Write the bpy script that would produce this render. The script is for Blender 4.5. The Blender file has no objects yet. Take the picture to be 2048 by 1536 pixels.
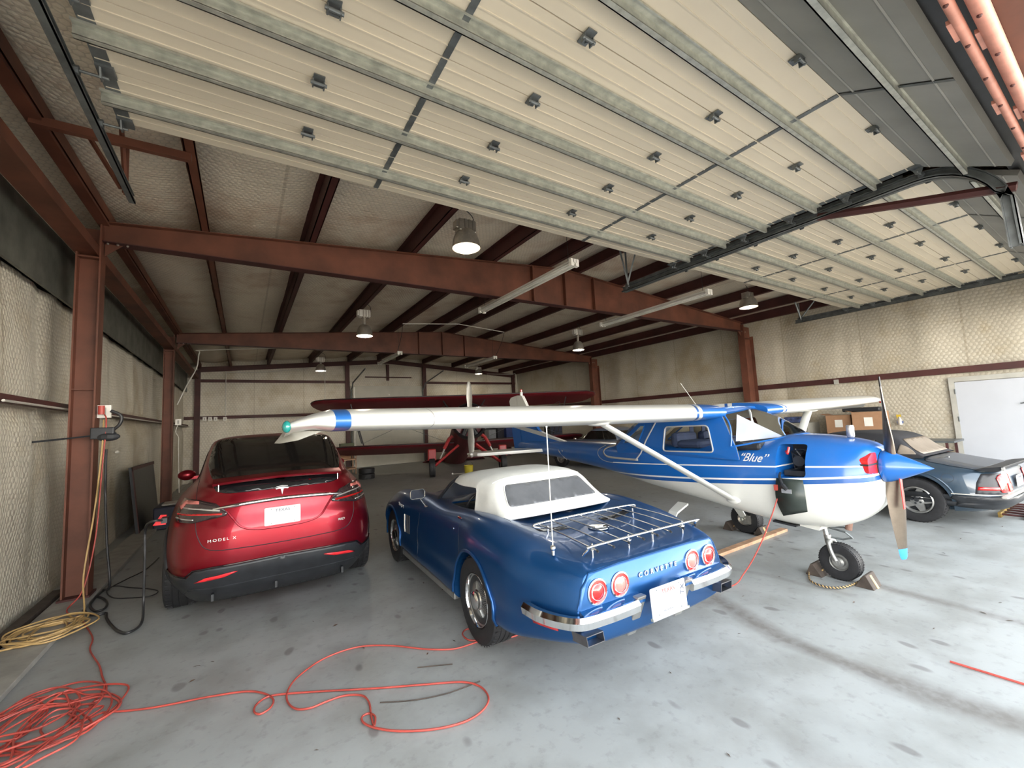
import bpy, bmesh, math, random
from math import sin, cos, pi, radians, sqrt, atan2
from mathutils import Vector, Matrix, noise
from mathutils.bvhtree import BVHTree
random.seed(7)
C = bpy.context.scene.collection
scn = bpy.context.scene

# ---------------------------------------------------------------- camera
H = 1.75
cam = bpy.data.cameras.new('camera'); camo = bpy.data.objects.new('camera', cam); C.objects.link(camo)
FPX = 831.0
vx = Vector((2313-1024, 778-768, FPX)); vy = Vector((486-1024, 869-768, FPX))
dX = vx.normalized(); dY = (vy - dX*vy.dot(dX)).normalized(); dZ = dX.cross(dY)
if dZ.y > 0: dZ = -dZ
def c2w(v): return Vector((dX.dot(v), dY.dot(v), dZ.dot(v)))
cr, cu, cb = c2w(Vector((1,0,0))), c2w(Vector((0,-1,0))), c2w(Vector((0,0,-1)))
M = Matrix((( cr.x, cu.x, cb.x, 0),(cr.y, cu.y, cb.y, 0),(cr.z, cu.z, cb.z, H),(0,0,0,1)))
camo.matrix_world = M
cam.sensor_width = 36; cam.lens = 36*FPX/2048; cam.clip_start = .03; cam.clip_end = 300
scn.camera = camo
def ray(px, py): return c2w(Vector((px-1024, py-768, FPX)))
def onz(px, py, z=0.0):
    d = ray(px, py); t = (z-H)/d.z; return Vector((d.x*t, d.y*t, z))
def onx(px, py, x):
    d = ray(px, py); t = x/d.x; return Vector((x, d.y*t, H+d.z*t))
def ony(px, py, y):
    d = ray(px, py); t = y/d.y; return Vector((d.x*t, y, H+d.z*t))

# ---------------------------------------------------------------- light
w = bpy.data.worlds.new('sky'); scn.world = w; w.use_nodes = True
nt = w.node_tree; nt.nodes.clear()
bg = nt.nodes.new('ShaderNodeBackground'); bg.inputs[1].default_value = 4.6
wo = nt.nodes.new('ShaderNodeOutputWorld'); nt.links.new(bg.outputs[0], wo.inputs[0])
# overcast blue sky that brightens to a warm white haze at the horizon
_tc = nt.nodes.new('ShaderNodeTexCoord'); _sx = nt.nodes.new('ShaderNodeSeparateXYZ'); nt.links.new(_tc.outputs['Generated'], _sx.inputs[0])
_ab = nt.nodes.new('ShaderNodeMath'); _ab.operation = 'ABSOLUTE'; nt.links.new(_sx.outputs[2], _ab.inputs[0])
_cr = nt.nodes.new('ShaderNodeValToRGB'); nt.links.new(_ab.outputs[0], _cr.inputs[0])
for _i, (_p, _c) in enumerate(((0, (3.2, 3.0, 2.7, 1)), (.09, (2.2, 2.12, 1.95, 1)), (.25, (.95, 1.0, 1.04, 1)), (1, (.80, .90, 1.0, 1)))):
    _e = _cr.color_ramp.elements[_i] if _i < 2 else _cr.color_ramp.elements.new(_p)
    _e.position = _p; _e.color = _c
nt.links.new(_cr.outputs[0], bg.inputs[0])
sun = bpy.data.lights.new('sun', 'SUN'); sun.energy = 6.0; sun.angle = radians(.6); sun.color = (1, .94, .84)
suno = bpy.data.objects.new('sun', sun); C.objects.link(suno)
suno.rotation_euler = Vector((.35, .62, .85)).to_track_quat('Z', 'Y').to_euler()
vs = scn.view_settings
vs.view_transform = 'Standard'; vs.look = 'None'; vs.gamma = 1; vs.use_curve_mapping = False
vs.exposure = .47

# ---------------------------------------------------------------- node helpers
def newmat(name):
    m = bpy.data.materials.new(name); m.use_nodes = True
    return m, m.node_tree, m.node_tree.nodes['Principled BSDF']
def N(t, k, **kw):
    n = t.nodes.new(k)
    for a, b in kw.items(): setattr(n, a, b)
    return n
def L(t, a, b): t.links.new(a, b)
def mth(t, op, a, b=None, c=None):
    n = t.nodes.new('ShaderNodeMath'); n.operation = op
    for i, v in enumerate((a, b, c)):
        if v is None: continue
        if isinstance(v, (int, float)): n.inputs[i].default_value = v
        else: t.links.new(v, n.inputs[i])
    return n.outputs[0]
def vm(t, op, a, b=None):
    n = t.nodes.new('ShaderNodeVectorMath'); n.operation = op
    for i, v in enumerate((a, b)):
        if v is None: continue
        if isinstance(v, (tuple, list)): n.inputs[i].default_value = v
        else: t.links.new(v, n.inputs[i])
    return n.outputs['Value'] if op == 'DOT_PRODUCT' or op == 'LENGTH' else n.outputs['Vector']
def mix(t, f, a, b, bt='MIX'):
    n = t.nodes.new('ShaderNodeMix'); n.data_type = 'RGBA'; n.blend_type = bt
    for i, v in ((0, f), (6, a), (7, b)):
        if isinstance(v, (int, float)): n.inputs[i].default_value = v
        elif isinstance(v, (tuple, list)): n.inputs[i].default_value = tuple(v)+(1,) if len(v) == 3 else v
        else: t.links.new(v, n.inputs[i])
    return n.outputs[2]
def ramp(t, v, stops):
    n = t.nodes.new('ShaderNodeValToRGB'); t.links.new(v, n.inputs[0])
    e = n.color_ramp.elements
    while len(e) < len(stops): e.new(.5)
    for i, (p, c) in enumerate(stops):
        e[i].position = p; e[i].color = (c, c, c, 1) if isinstance(c, (int, float)) else tuple(c)+(1,)
    return n.outputs[0]
def coord(t, scale=None, kind='Object'):
    o = t.nodes.new('ShaderNodeTexCoord').outputs[kind]
    if scale is not None: o = vm(t, 'MULTIPLY', o, scale if isinstance(scale, (tuple, list)) else (scale,)*3)
    return o
def noi(t, vec, scale, detail=4, rough=.55, dist=0):
    n = t.nodes.new('ShaderNodeTexNoise'); n.inputs['Scale'].default_value = scale
    n.inputs['Detail'].default_value = detail; n.inputs['Roughness'].default_value = rough; n.inputs['Distortion'].default_value = dist
    t.links.new(vec, n.inputs['Vector']); return n.outputs[0]
def bump(t, b, hgt, strength=.3, dist=.01, prev=None):
    n = t.nodes.new('ShaderNodeBump'); n.inputs['Strength'].default_value = strength; n.inputs['Distance'].default_value = dist
    t.links.new(hgt, n.inputs['Height'])
    if prev is not None: t.links.new(prev, n.inputs['Normal'])
    if b is not None: t.links.new(n.outputs[0], b.inputs['Normal'])
    return n.outputs[0]
def mat(name, col, rough=.5, metal=0.0, var=.12, nscale=6, coat=0, bmp=0, spec=None, alpha=None, emis=None):
    m, t, b = newmat(name)
    b.inputs['Roughness'].default_value = rough; b.inputs['Metallic'].default_value = metal
    if coat: b.inputs['Coat Weight'].default_value = coat; b.inputs['Coat Roughness'].default_value = .04
    co = coord(t)
    nz = noi(t, co, nscale, 5)
    lo = tuple(c*(1-var) for c in col); hi = tuple(min(1, c*(1+var)) for c in col)
    cc = mix(t, ramp(t, nz, [(.3, 0), (.7, 1)]), lo, hi)
    L(t, cc, b.inputs['Base Color'])
    if bmp: bump(t, b, noi(t, co, nscale*6, 4), bmp, .004)
    if alpha is not None: b.inputs['Alpha'].default_value = alpha
    if emis: b.inputs['Emission Color'].default_value = tuple(emis[:3])+(1,); b.inputs['Emission Strength'].default_value = emis[3]
    return m
def hexedge(t, uv, cell):
    p = vm(t, 'MULTIPLY', uv, (1/cell, 1/cell, 0))
    def cellv(off):
        q = vm(t, 'SUBTRACT', p, off) if off else p
        q = vm(t, 'ADD', q, (500*1.0, 500*1.7320508, 0))
        q = vm(t, 'MODULO', q, (1, 1.7320508, 1e6))
        return vm(t, 'SUBTRACT', q, (.5, .8660254, 0))
    a = cellv(None); b = cellv((.5, .8660254, 0))
    s = mth(t, 'LESS_THAN', vm(t, 'DOT_PRODUCT', a, a), vm(t, 'DOT_PRODUCT', b, b))
    def hd(v):
        v = vm(t, 'ABSOLUTE', v)
        x = vm(t, 'DOT_PRODUCT', v, (1, 0, 0)); y = vm(t, 'DOT_PRODUCT', v, (.5, .8660254, 0))
        return mth(t, 'MAXIMUM', x, y)
    d = mth(t, 'ADD', mth(t, 'MULTIPLY', s, hd(a)), mth(t, 'MULTIPLY', mth(t, 'SUBTRACT', 1, s), hd(b)))
    return mth(t, 'SUBTRACT', .5, d)
def insul(name, axes, col=(.62, .56, .44), seams=1.8, cell=.075, stain=(.30, .22, .10), wr=None):
    """white vinyl insulation facing held by hexagonal wire netting"""
    m, t, b = newmat(name); co = coord(t)
    sx = N(t, 'ShaderNodeSeparateXYZ'); L(t, co, sx.inputs[0])
    cb_ = N(t, 'ShaderNodeCombineXYZ'); L(t, sx.outputs[axes[0]], cb_.inputs[0]); L(t, sx.outputs[axes[1]], cb_.inputs[1])
    uv = cb_.outputs[0]
    wob = vm(t, 'SCALE', noi_vec(t, co, 1.7)); 
    uvw = vm(t, 'ADD', uv, wob)
    e = hexedge(t, uvw, cell)
    wire = ramp(t, e, [(.0, 1), (.05, .85), (.11, 0)])
    big = noi(t, co, .7, 5, .6); med = noi(t, co, 3.0, 5, .6)
    stn = ramp(t, mth(t, 'MULTIPLY', big, mth(t, 'ADD', med, .55)), [(.50, 0), (.72, 1)])
    c0 = mix(t, ramp(t, med, [(.3, 0), (.75, 1)]), tuple(c*.86 for c in col), col)
    c1 = mix(t, mth(t, 'MULTIPLY', stn, .5), c0, stain)
    c2 = mix(t, mth(t, 'MULTIPLY', wire, .24), c1, (.13, .11, .08))
    sm = mth(t, 'PINGPONG', mth(t, 'ADD', sx.outputs[axes[0]], 100.3), seams/2)
    sl = ramp(t, sm, [(0, 1), (.012, 1), (.022, 0)])
    c3 = mix(t, mth(t, 'MULTIPLY', sl, .35), c2, (.25, .20, .13))
    L(t, c3, b.inputs['Base Color']); b.inputs['Roughness'].default_value = .42
    hgt = mth(t, 'ADD', ramp(t, e, [(0, 0), (.5, 1)]), mth(t, 'MULTIPLY', noi(t, co, 9, 4), .8))
    if wr is not None:
        sc = [1.2, 1.2, 1.2]; sc[wr] = 22
        hgt = mth(t, 'ADD', hgt, mth(t, 'MULTIPLY', noi(t, vm(t, 'MULTIPLY', co, tuple(sc)), 1, 3), 2.2))
    bump(t, b, hgt, .45, .014)
    return m
def noi_vec(t, co, s):
    n = t.nodes.new('ShaderNodeTexNoise'); n.inputs['Scale'].default_value = s; t.links.new(co, n.inputs['Vector'])
    v = vm(t, 'SUBTRACT', n.outputs['Color'], (.5, .5, .5)); return vm(t, 'MULTIPLY', v, (.12, .12, .12))
_vm = vm
def vm(t, op, a, b=None):
    if op == 'SCALE': return a
    return _vm(t, op, a, b)

# ---------------------------------------------------------------- mesh helpers
class MB:
    def __init__(s): s.v = []; s.f = []; s.m = []
    def add(s, vs, fs, mi=0, M=None):
        n = len(s.v)
        s.v += [tuple(M @ Vector(p)) if M is not None else tuple(p) for p in vs]
        s.f += [tuple(i+n for i in f) for f in fs]; s.m += [mi]*len(fs); return s
    def box(s, a, b, mi=0, M=None):
        (x0, y0, z0), (x1, y1, z1) = a, b
        vs = [(x0,y0,z0),(x1,y0,z0),(x1,y1,z0),(x0,y1,z0),(x0,y0,z1),(x1,y0,z1),(x1,y1,z1),(x0,y1,z1)]
        return s.add(vs, [(0,3,2,1),(4,5,6,7),(0,1,5,4),(1,2,6,5),(2,3,7,6),(3,0,4,7)], mi, M)
    def cbox(s, c, d, mi=0, M=None):
        return s.box([c[i]-d[i]/2 for i in range(3)], [c[i]+d[i]/2 for i in range(3)], mi, M)
    def tube(s, pts, r, n=8, mi=0, closed=False, M=None):
        pts = [Vector(p) for p in pts]; k = len(pts); vs = []; up = None
        rr = r if isinstance(r, (list, tuple)) else [r]*k
        for i, p in enumerate(pts):
            if closed: d = pts[(i+1) % k]-pts[i-1]
            else: d = pts[min(i+1, k-1)]-pts[max(i-1, 0)]
            d = d.normalized() if d.length > 1e-9 else Vector((0,0,1))
            if up is None:
                a = Vector((0,0,1)) if abs(d.z) < .9 else Vector((1,0,0)); x = d.cross(a).normalized()
            else: x = (up-d*up.dot(d)).normalized()
            up = x; y = d.cross(x)
            vs += [p+(x*cos(2*pi*j/n)+y*sin(2*pi*j/n))*rr[i] for j in range(n)]
        fs = []
        for i in range(k if closed else k-1):
            for j in range(n):
                a, b2 = i*n+j, i*n+(j+1) % n; c, d2 = ((i+1) % k)*n+(j+1) % n, ((i+1) % k)*n+j
                fs.append((a, b2, c, d2))
        if not closed: fs += [tuple(range(n))[::-1], tuple((k-1)*n+j for j in range(n))]
        return s.add(vs, fs, mi, M)
    def cyl(s, a, b, r, n=16, mi=0, r2=None): return s.tube([a, b], [r, r if r2 is None else r2], n, mi)
    def lathe(s, prof, n=24, axis='z', M=None, mi=0, close=False):
        """prof: (radius, height) pairs"""
        vs = []
        for r, z in prof:
            for j in range(n):
                a = 2*pi*j/n
                vs.append({'z': (r*cos(a), r*sin(a), z), 'x': (z, r*cos(a), r*sin(a)), 'y': (r*sin(a), z, r*cos(a))}[axis])
        fs = []; k = len(prof)
        for i in range(k if close else k-1):
            for j in range(n): fs.append((i*n+j, i*n+(j+1) % n, ((i+1) % k)*n+(j+1) % n, ((i+1) % k)*n+j))
        return s.add(vs, fs, mi, M)
    def prism(s, poly, a, b, axis='z', mi=0, M=None):
        """extrude a 2-D outline between a and b along an axis"""
        def p3(p, h): return {'z': (p[0], p[1], h), 'x': (h, p[0], p[1]), 'y': (p[0], h, p[1])}[axis]
        n = len(poly); vs = [p3(p, a) for p in poly]+[p3(p, b) for p in poly]
        fs = [tuple(range(n))[::-1], tuple(range(n, 2*n))]+[(i, (i+1) % n, n+(i+1) % n, n+i) for i in range(n)]
        return s.add(vs, fs, mi, M)
    def sphere(s, c, r, n=14, k=9, mi=0, sc=(1,1,1)):
        prof = [(max(1e-4, r*sin(pi*i/k)), -r*cos(pi*i/k)) for i in range(k+1)]
        return s.lathe(prof, n, 'z', Matrix.Translation(c) @ Matrix.Diagonal((*sc, 1)), mi)
    def obj(s, name, mt, parent=None, smooth=None, bevel=0, loc=None):
        me = bpy.data.meshes.new(name); me.from_pydata(s.v, [], s.f)
        bm = bmesh.new(); bm.from_mesh(me); bmesh.ops.recalc_face_normals(bm, faces=bm.faces); bm.to_mesh(me); bm.free()
        mts = mt if isinstance(mt, (list, tuple)) else [mt]
        for q in mts: me.materials.append(q)
        if len(mts) > 1: me.polygons.foreach_set('material_index', s.m)
        if smooth is not None:
            me.polygons.foreach_set('use_smooth', [True]*len(me.polygons)); 
            try: me.set_sharp_from_angle(angle=radians(smooth))
            except Exception: pass
        o = bpy.data.objects.new(name, me); C.objects.link(o)
        if parent is not None: o.parent = parent
        if loc is not None: o.location = loc
        if bevel:
            bv = o.modifiers.new('bevel', 'BEVEL'); bv.width = bevel; bv.segments = 2; bv.limit_method = 'ANGLE'
        return o
def empty(name, loc, rz=0):
    o = bpy.data.objects.new(name, None); C.objects.link(o); o.location = loc; o.rotation_euler = (0, 0, rz); o.empty_display_size = .2; return o
def tag(o, label=None, cat=None, group=None, kind=None):
    if label: o['label'] = label
    if cat: o['category'] = cat
    if group: o['group'] = group
    if kind: o['kind'] = kind
    return o
def struct(o): o['kind'] = 'structure'; return o
def copy_tree(o, parent=None):
    c = o.copy(); C.objects.link(c); c.parent = parent
    for ch in [x for x in bpy.data.objects if x.parent == o]: copy_tree(ch, c)
    return c
def cat1(p0, p1, p2, p3, t):
    return .5*((2*p1)+(-p0+p2)*t+(2*p0-5*p1+4*p2-p3)*t*t+(-p0+3*p1-3*p2+p3)*t*t*t)
def spl(pts, n=8, closed=False):
    """smooth curve through points"""
    P = [Vector(p) for p in pts]; k = len(P); out = []
    for i in range(k if closed else k-1):
        if closed: q = [P[(i-1) % k], P[i], P[(i+1) % k], P[(i+2) % k]]
        else: q = [P[max(i-1, 0)], P[i], P[i+1], P[min(i+2, k-1)]]
        for j in range(n): out.append(cat1(*q, j/n))
    if not closed: out.append(P[-1])
    return out
def interp(xs, ys, x):
    """Catmull-Rom interpolation of a table"""
    if x <= xs[0]: return ys[0]
    if x >= xs[-1]: return ys[-1]
    for i in range(len(xs)-1):
        if xs[i] <= x <= xs[i+1]:
            t = (x-xs[i])/(xs[i+1]-xs[i]); h = xs[i+1]-xs[i]
            def sl(j):
                if j <= 0 or j >= len(xs)-1: return (ys[min(j+1, len(xs)-1)]-ys[max(j-1, 0)])/(xs[min(j+1, len(xs)-1)]-xs[max(j-1, 0)])
                a = (ys[j]-ys[j-1])/(xs[j]-xs[j-1]); b = (ys[j+1]-ys[j])/(xs[j+1]-xs[j])
                return 0 if a*b <= 0 else 2*a*b/(a+b)
            m0, m1 = sl(i)*h, sl(i+1)*h
            return (2*t**3-3*t*t+1)*ys[i]+(t**3-2*t*t+t)*m0+(-2*t**3+3*t*t)*ys[i+1]+(t**3-t*t)*m1
def rounded(pts, r=.03, n=4):
    """round the corners of a 2-D outline"""
    out = []; k = len(pts)
    for i in range(k):
        p = Vector(pts[i]).to_2d(); a = Vector(pts[i-1]).to_2d(); b = Vector(pts[(i+1) % k]).to_2d()
        rr = min(r, (a-p).length*.45, (b-p).length*.45)
        s = p+(a-p).normalized()*rr; e = p+(b-p).normalized()*rr
        for j in range(n+1):
            t = j/n; out.append(tuple((1-t)**2*s+2*t*(1-t)*p+t*t*e))
    return out
AX = {'x': (1, 2, 0), 'y': (0, 2, 1), 'z': (0, 1, 2)}
def cast(bvh, p2, axis, sgn, off):
    i, j, k = AX[axis]
    o = [0, 0, 0]; o[i], o[j], o[k] = p2[0], p2[1], sgn*20
    d = [0, 0, 0]; d[k] = -sgn
    hit, nrm, _, _ = bvh.ray_cast(Vector(o), Vector(d))
    if hit is None:
        o[k] = 0; hit, nrm, _, _ = bvh.find_nearest(Vector(o))
    if nrm.dot(Vector(d)) > 0: nrm = -nrm
    return hit+nrm*off
def bvh_of(o):
    me = o.data; return BVHTree.FromPolygons([v.co for v in me.vertices], [tuple(p.vertices) for p in me.polygons])
def drape(name, poly, axis, sgn, bvh, mt, parent, off=.004, thick=.004, maxlen=.06, holes=()):
    """a flat outline laid onto a curved body as its own thin part"""
    bm = bmesh.new(); i, j, k = AX[axis]; es = []
    for lp in [poly]+list(holes):
        vs = []
        for p in lp:
            q = [0, 0, 0]; q[i], q[j] = p[0], p[1]; vs.append(bm.verts.new(q))
        es += [bm.edges.new((vs[a], vs[(a+1) % len(vs)])) for a in range(len(vs))]
    nn = [0, 0, 0]; nn[k] = sgn
    bmesh.ops.triangle_fill(bm, use_beauty=True, edges=es, normal=nn)
    for _ in range(5):
        le = [e for e in bm.edges if e.calc_length() > maxlen]
        if not le: break
        bmesh.ops.subdivide_edges(bm, edges=le, cuts=1); bmesh.ops.triangulate(bm, faces=bm.faces)
    for v in bm.verts: v.co = cast(bvh, (v.co[i], v.co[j]), axis, sgn, off)
    bmesh.ops.recalc_face_normals(bm, faces=bm.faces)
    for f in bm.faces: f.smooth = True
    me = bpy.data.meshes.new(name); bm.to_mesh(me); bm.free(); me.materials.append(mt)
    o = bpy.data.objects.new(name, me); C.objects.link(o); o.parent = parent
    if thick:
        so = o.modifiers.new('thickness', 'SOLIDIFY'); so.thickness = thick; so.offset = 0
    return o
def seam(mb, pts, axis, sgn, bvh, r=.003, off=0.0, closed=False, step=.04, n=5):
    P = [Vector((p[0], p[1], 0)) for p in pts]; out = []
    for a in range(len(P) if closed else len(P)-1):
        p, q = P[a], P[(a+1) % len(P)]; k = max(1, int((q-p).length/step))
        out += [p.lerp(q, t/k) for t in range(k)]
    if not closed: out.append(P[-1])
    mb.tube([cast(bvh, (p.x, p.y), axis, sgn, off) for p in out], r, n, closed=closed); return mb
def loft(secs, nt_=6, nf=6, caps=True, mirror=True):
    """secs: list of (f, [(u,z)...]) running from top centre to bottom centre; mirrored about u=0"""
    fs = [s[0] for s in secs]; K = len(secs[0][1])
    fl_ = []
    for i in range(len(fs)-1): fl_ += [fs[i]+(fs[i+1]-fs[i])*j/nf for j in range(nf)]
    fl_.append(fs[-1])
    rows = []
    for f in fl_:
        pts = [(interp(fs, [s[1][k][0] for s in secs], f), interp(fs, [s[1][k][1] for s in secs], f)) for k in range(K)]
        full = pts+[(-u, z) for u, z in pts[-2:0:-1]]
        sm = spl([(u, z, 0) for u, z in full], nt_, True)
        rows.append([(p.x, f, p.y) for p in sm])
    n = len(rows[0]); mb = MB(); vs = [p for r in rows for p in r]
    fc = [(i*n+j, i*n+(j+1) % n, (i+1)*n+(j+1) % n, (i+1)*n+j) for i in range(len(rows)-1) for j in range(n)]
    if caps: fc += [tuple(range(n)), tuple((len(rows)-1)*n+j for j in range(n))[::-1]]
    mb.add(vs, fc); return mb
def zloft(levels, n=72, sub=4):
    """levels: (z, rear_f, front_f, halfwidth, exponent)"""
    zs = [l[0] for l in levels]; zl = []
    for i in range(len(zs)-1): zl += [zs[i]+(zs[i+1]-zs[i])*j/sub for j in range(sub)]
    zl.append(zs[-1]); rows = []
    for z in zl:
        a, b, w_, e = [interp(zs, [l[k] for l in levels], z) for k in (1, 2, 3, 4)]
        c, hl = (a+b)/2, (b-a)/2; r = []
        for j in range(n):
            t = 2*pi*(j+.5)/n; ct, st = cos(t), sin(t)
            x = w_*math.copysign(abs(ct)**(2/e), ct); y = c+hl*math.copysign(abs(st)**(2/e), st)
            r.append((x, y, z))
        rows.append(r)
    mb = MB(); vs = [p for r in rows for p in r]
    fc = [(i*n+j, i*n+(j+1) % n, (i+1)*n+(j+1) % n, (i+1)*n+j) for i in range(len(rows)-1) for j in range(n)]
    fc += [tuple(range(n))[::-1], tuple((len(rows)-1)*n+j for j in range(n))]
    return mb.add(vs, fc)
def cut(o, cutters):
    """boolean subtraction applied to the mesh itself"""
    for mb in cutters:
        c = mb.obj('cutter', o.data.materials[0], o.parent)
        md = o.modifiers.new('cut', 'BOOLEAN'); md.operation = 'DIFFERENCE'; md.object = c; md.solver = 'EXACT'
        bpy.context.view_layer.update()
        me = bpy.data.meshes.new_from_object(o.evaluated_get(bpy.context.evaluated_depsgraph_get()))
        o.modifiers.clear(); o.data = me; bpy.data.objects.remove(c, do_unlink=True)
    return o
def text(name, body, size, mt, parent, M, extrude=.002, shear=0, bold=0, space=1.0, sx=1.0):
    cu_ = bpy.data.curves.new(name, 'FONT'); cu_.body = body; cu_.size = size; cu_.extrude = extrude; cu_.shear = shear; cu_.offset = bold
    cu_.align_x = 'CENTER'; cu_.align_y = 'CENTER'; cu_.space_character = space
    o = bpy.data.objects.new(name, cu_); C.objects.link(o); bpy.context.view_layer.update()
    me = bpy.data.meshes.new_from_object(o.evaluated_get(bpy.context.evaluated_depsgraph_get()))
    bpy.data.objects.remove(o, do_unlink=True)
    me.transform(Matrix.Diagonal((sx, 1, 1, 1))); me.transform(M); me.materials.clear(); me.materials.append(mt)
    q = bpy.data.objects.new(name, me); C.objects.link(q); q.parent = parent; return q
def frame(o, X, Y):
    X = Vector(X).normalized(); Y = Vector(Y).normalized(); Z = X.cross(Y)
    return Matrix(((X.x, Y.x, Z.x, o[0]), (X.y, Y.y, Z.y, o[1]), (X.z, Y.z, Z.z, o[2]), (0, 0, 0, 1)))

# ---------------------------------------------------------------- materials
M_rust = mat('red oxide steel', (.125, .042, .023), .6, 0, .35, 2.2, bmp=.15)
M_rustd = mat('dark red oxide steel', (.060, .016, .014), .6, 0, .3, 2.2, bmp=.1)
M_galv = mat('galvanised steel', (.42, .43, .38), .42, .55, .22, 14, bmp=.1)
M_galvd = mat('dark galvanised steel', (.15, .165, .17), .45, .6, .3, 9)
M_zinc = mat('bright zinc', (.55, .52, .47), .28, .9, .2, 30)
M_alu = mat('brushed aluminium', (.50, .47, .42), .36, .85, .12, 30)
M_aluin = mat('reflector aluminium', (.85, .83, .78), .35, .6, .08, 30)
M_chrome = mat('chrome', (.80, .80, .80), .09, 1, .03, 5)
M_white = mat('white enamel', (.78, .76, .70), .4, 0, .06, 5)
M_black = mat('black rubber', (.014, .014, .016), .62, 0, .3, 20, bmp=.15)
M_blackg = mat('black gloss', (.010, .010, .012), .12, 0, .2, 6)
M_blackm = mat('black plastic', (.020, .022, .026), .45, 0, .25, 10)
M_pvc = mat('grey conduit', (.55, .53, .48), .4, .3, .1, 20)
M_orange = mat('orange cord', (.40, .060, .045), .5, 0, .2, 8)
M_yellow = mat('yellow cord', (.46, .30, .12), .55, 0, .2, 8)
M_wood = mat('bare pine', (.42, .25, .15), .7, 0, .3, 9, bmp=.2)
M_woodd = mat('weathered board', (.060, .045, .036), .8, 0, .4, 7, bmp=.3)
M_card = mat('cardboard', (.36, .20, .11), .8, 0, .12, 5)
M_red = mat('gloss red', (.55, .02, .02), .25, 0, .1, 8, coat=.5)
M_brick = mat('orange steel tube', (.50, .22, .165), .5, 0, .2, 9, bmp=.15)
M_wire = mat('black cable', (.02, .02, .022), .45, 0, .2, 9)

# ================================================================ THE HANGAR
XL, XR, Y1, Y2, YB = -1.92, 13.36, 6.72, 13.32, 20.0
XC = 5.80
def zr(x):                                                   # top of the rafters
    return 4.97-abs(x-XC)*.0800
# floor ---------------------------------------------------------
def floor_mat():
    m, t, b = newmat('stained concrete'); co = coord(t)
    big = noi(t, co, .35, 6, .6); med = noi(t, co, 2.2, 6, .6); fine = noi(t, co, 14, 5, .6)
    c = mix(t, ramp(t, big, [(.3, 0), (.7, 1)]), (.285, .300, .297), (.375, .385, .378))
    c = mix(t, mth(t, 'MULTIPLY', ramp(t, med, [(.35, 1), (.58, 0)]), .5), c, (.20, .20, .185))
    c = mix(t, mth(t, 'MULTIPLY', ramp(t, fine, [(.3, 1), (.45, 0)]), .28), c, (.13, .125, .12))
    sp = N(t, 'ShaderNodeTexVoronoi'); sp.inputs['Scale'].default_value = 2.6; L(t, vm(t, 'MULTIPLY', vm(t, 'ADD', co, noi_vec(t, co, 3)), (1.6, .9, 1)), sp.inputs['Vector'])
    spot = ramp(t, sp.outputs['Distance'], [(.10, 1), (.16, 0)])
    c = mix(t, mth(t, 'MULTIPLY', spot, .55), c, (.11, .10, .10))
    sx = N(t, 'ShaderNodeSeparateXYZ'); L(t, co, sx.inputs[0])
    # wet dirt streaks with their own shape
    acc = None
    wob = mth(t, 'MULTIPLY', mth(t, 'SUBTRACT', noi(t, co, 2.3, 5), .5), .16)
    for (a, b2, wd, k) in [((1300,1200),(1420,1205),.05,.7),((1420,1190),(1560,1275),.055,.9),((1560,1275),(1800,1370),.05,.95),((1800,1370),(2120,1470),.075,.9),((1735,1165),(1900,1210),.045,.8),((1900,1210),(2060,1250),.04,.6),((1440,1130),(1700,1190),.025,.35),((480,1020),(560,1250),.05,.25),((1600,1500),(1780,1560),.05,.3)]:
        A = onz(*a); B = onz(*b2); d = (B-A); ln = d.length; d.normalize()
        px = mth(t, 'SUBTRACT', sx.outputs[0], A.x); py = mth(t, 'SUBTRACT', sx.outputs[1], A.y)
        al = mth(t, 'ADD', mth(t, 'MULTIPLY', px, d.x), mth(t, 'MULTIPLY', py, d.y))
        al = mth(t, 'MAXIMUM', mth(t, 'MINIMUM', al, ln), 0)
        ex = mth(t, 'SUBTRACT', px, mth(t, 'MULTIPLY', al, d.x)); ey = mth(t, 'SUBTRACT', py, mth(t, 'MULTIPLY', al, d.y))
        ex = mth(t, 'ADD', ex, wob); ey = mth(t, 'ADD', ey, wob)
        ds = mth(t, 'SQRT', mth(t, 'ADD', mth(t, 'MULTIPLY', ex, ex), mth(t, 'MULTIPLY', ey, ey)))
        q = mth(t, 'MULTIPLY', ramp(t, mth(t, 'MULTIPLY', ds, 1/(wd*2.6)), [(.2, 1), (1, 0)]), k)
        acc = q if acc is None else mth(t, 'MAXIMUM', acc, q)
    acc = mth(t, 'MULTIPLY', acc, ramp(t, noi(t, co, 18, 4), [(.2, .45), (.6, 1)]))
    c = mix(t, mth(t, 'MULTIPLY', acc, .8), c, (.12, .105, .095))
    L(t, c, b.inputs['Base Color'])
    L(t, ramp(t, med, [(.3, .42), (.7, .60)]), b.inputs['Roughness'])
    bump(t, b, mth(t, 'ADD', fine, med), .12, .01)
    return m
M_floor = floor_mat()
o = MB().box((XL-.1, -.15, -.15), (XR+.1, YB+.1, 0)).obj('floor', M_floor); struct(o)
M_apron = mat('sunlit apron concrete', (.55, .47, .38), .8, 0, .1, 1)
o = MB().box((-40, -45, -.2), (55, -.15, -.01)).obj('ground_apron', M_apron); struct(o)
# raised concrete strip along the left columns
M_curb = mat('kerb concrete', (.30, .29, .265), .7, 0, .2, 5, bmp=.2)
o = MB().box((-1.72, -.15, 0), (-1.39, YB, .045)).obj('trim_1', M_curb, bevel=.006); struct(o)

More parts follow.
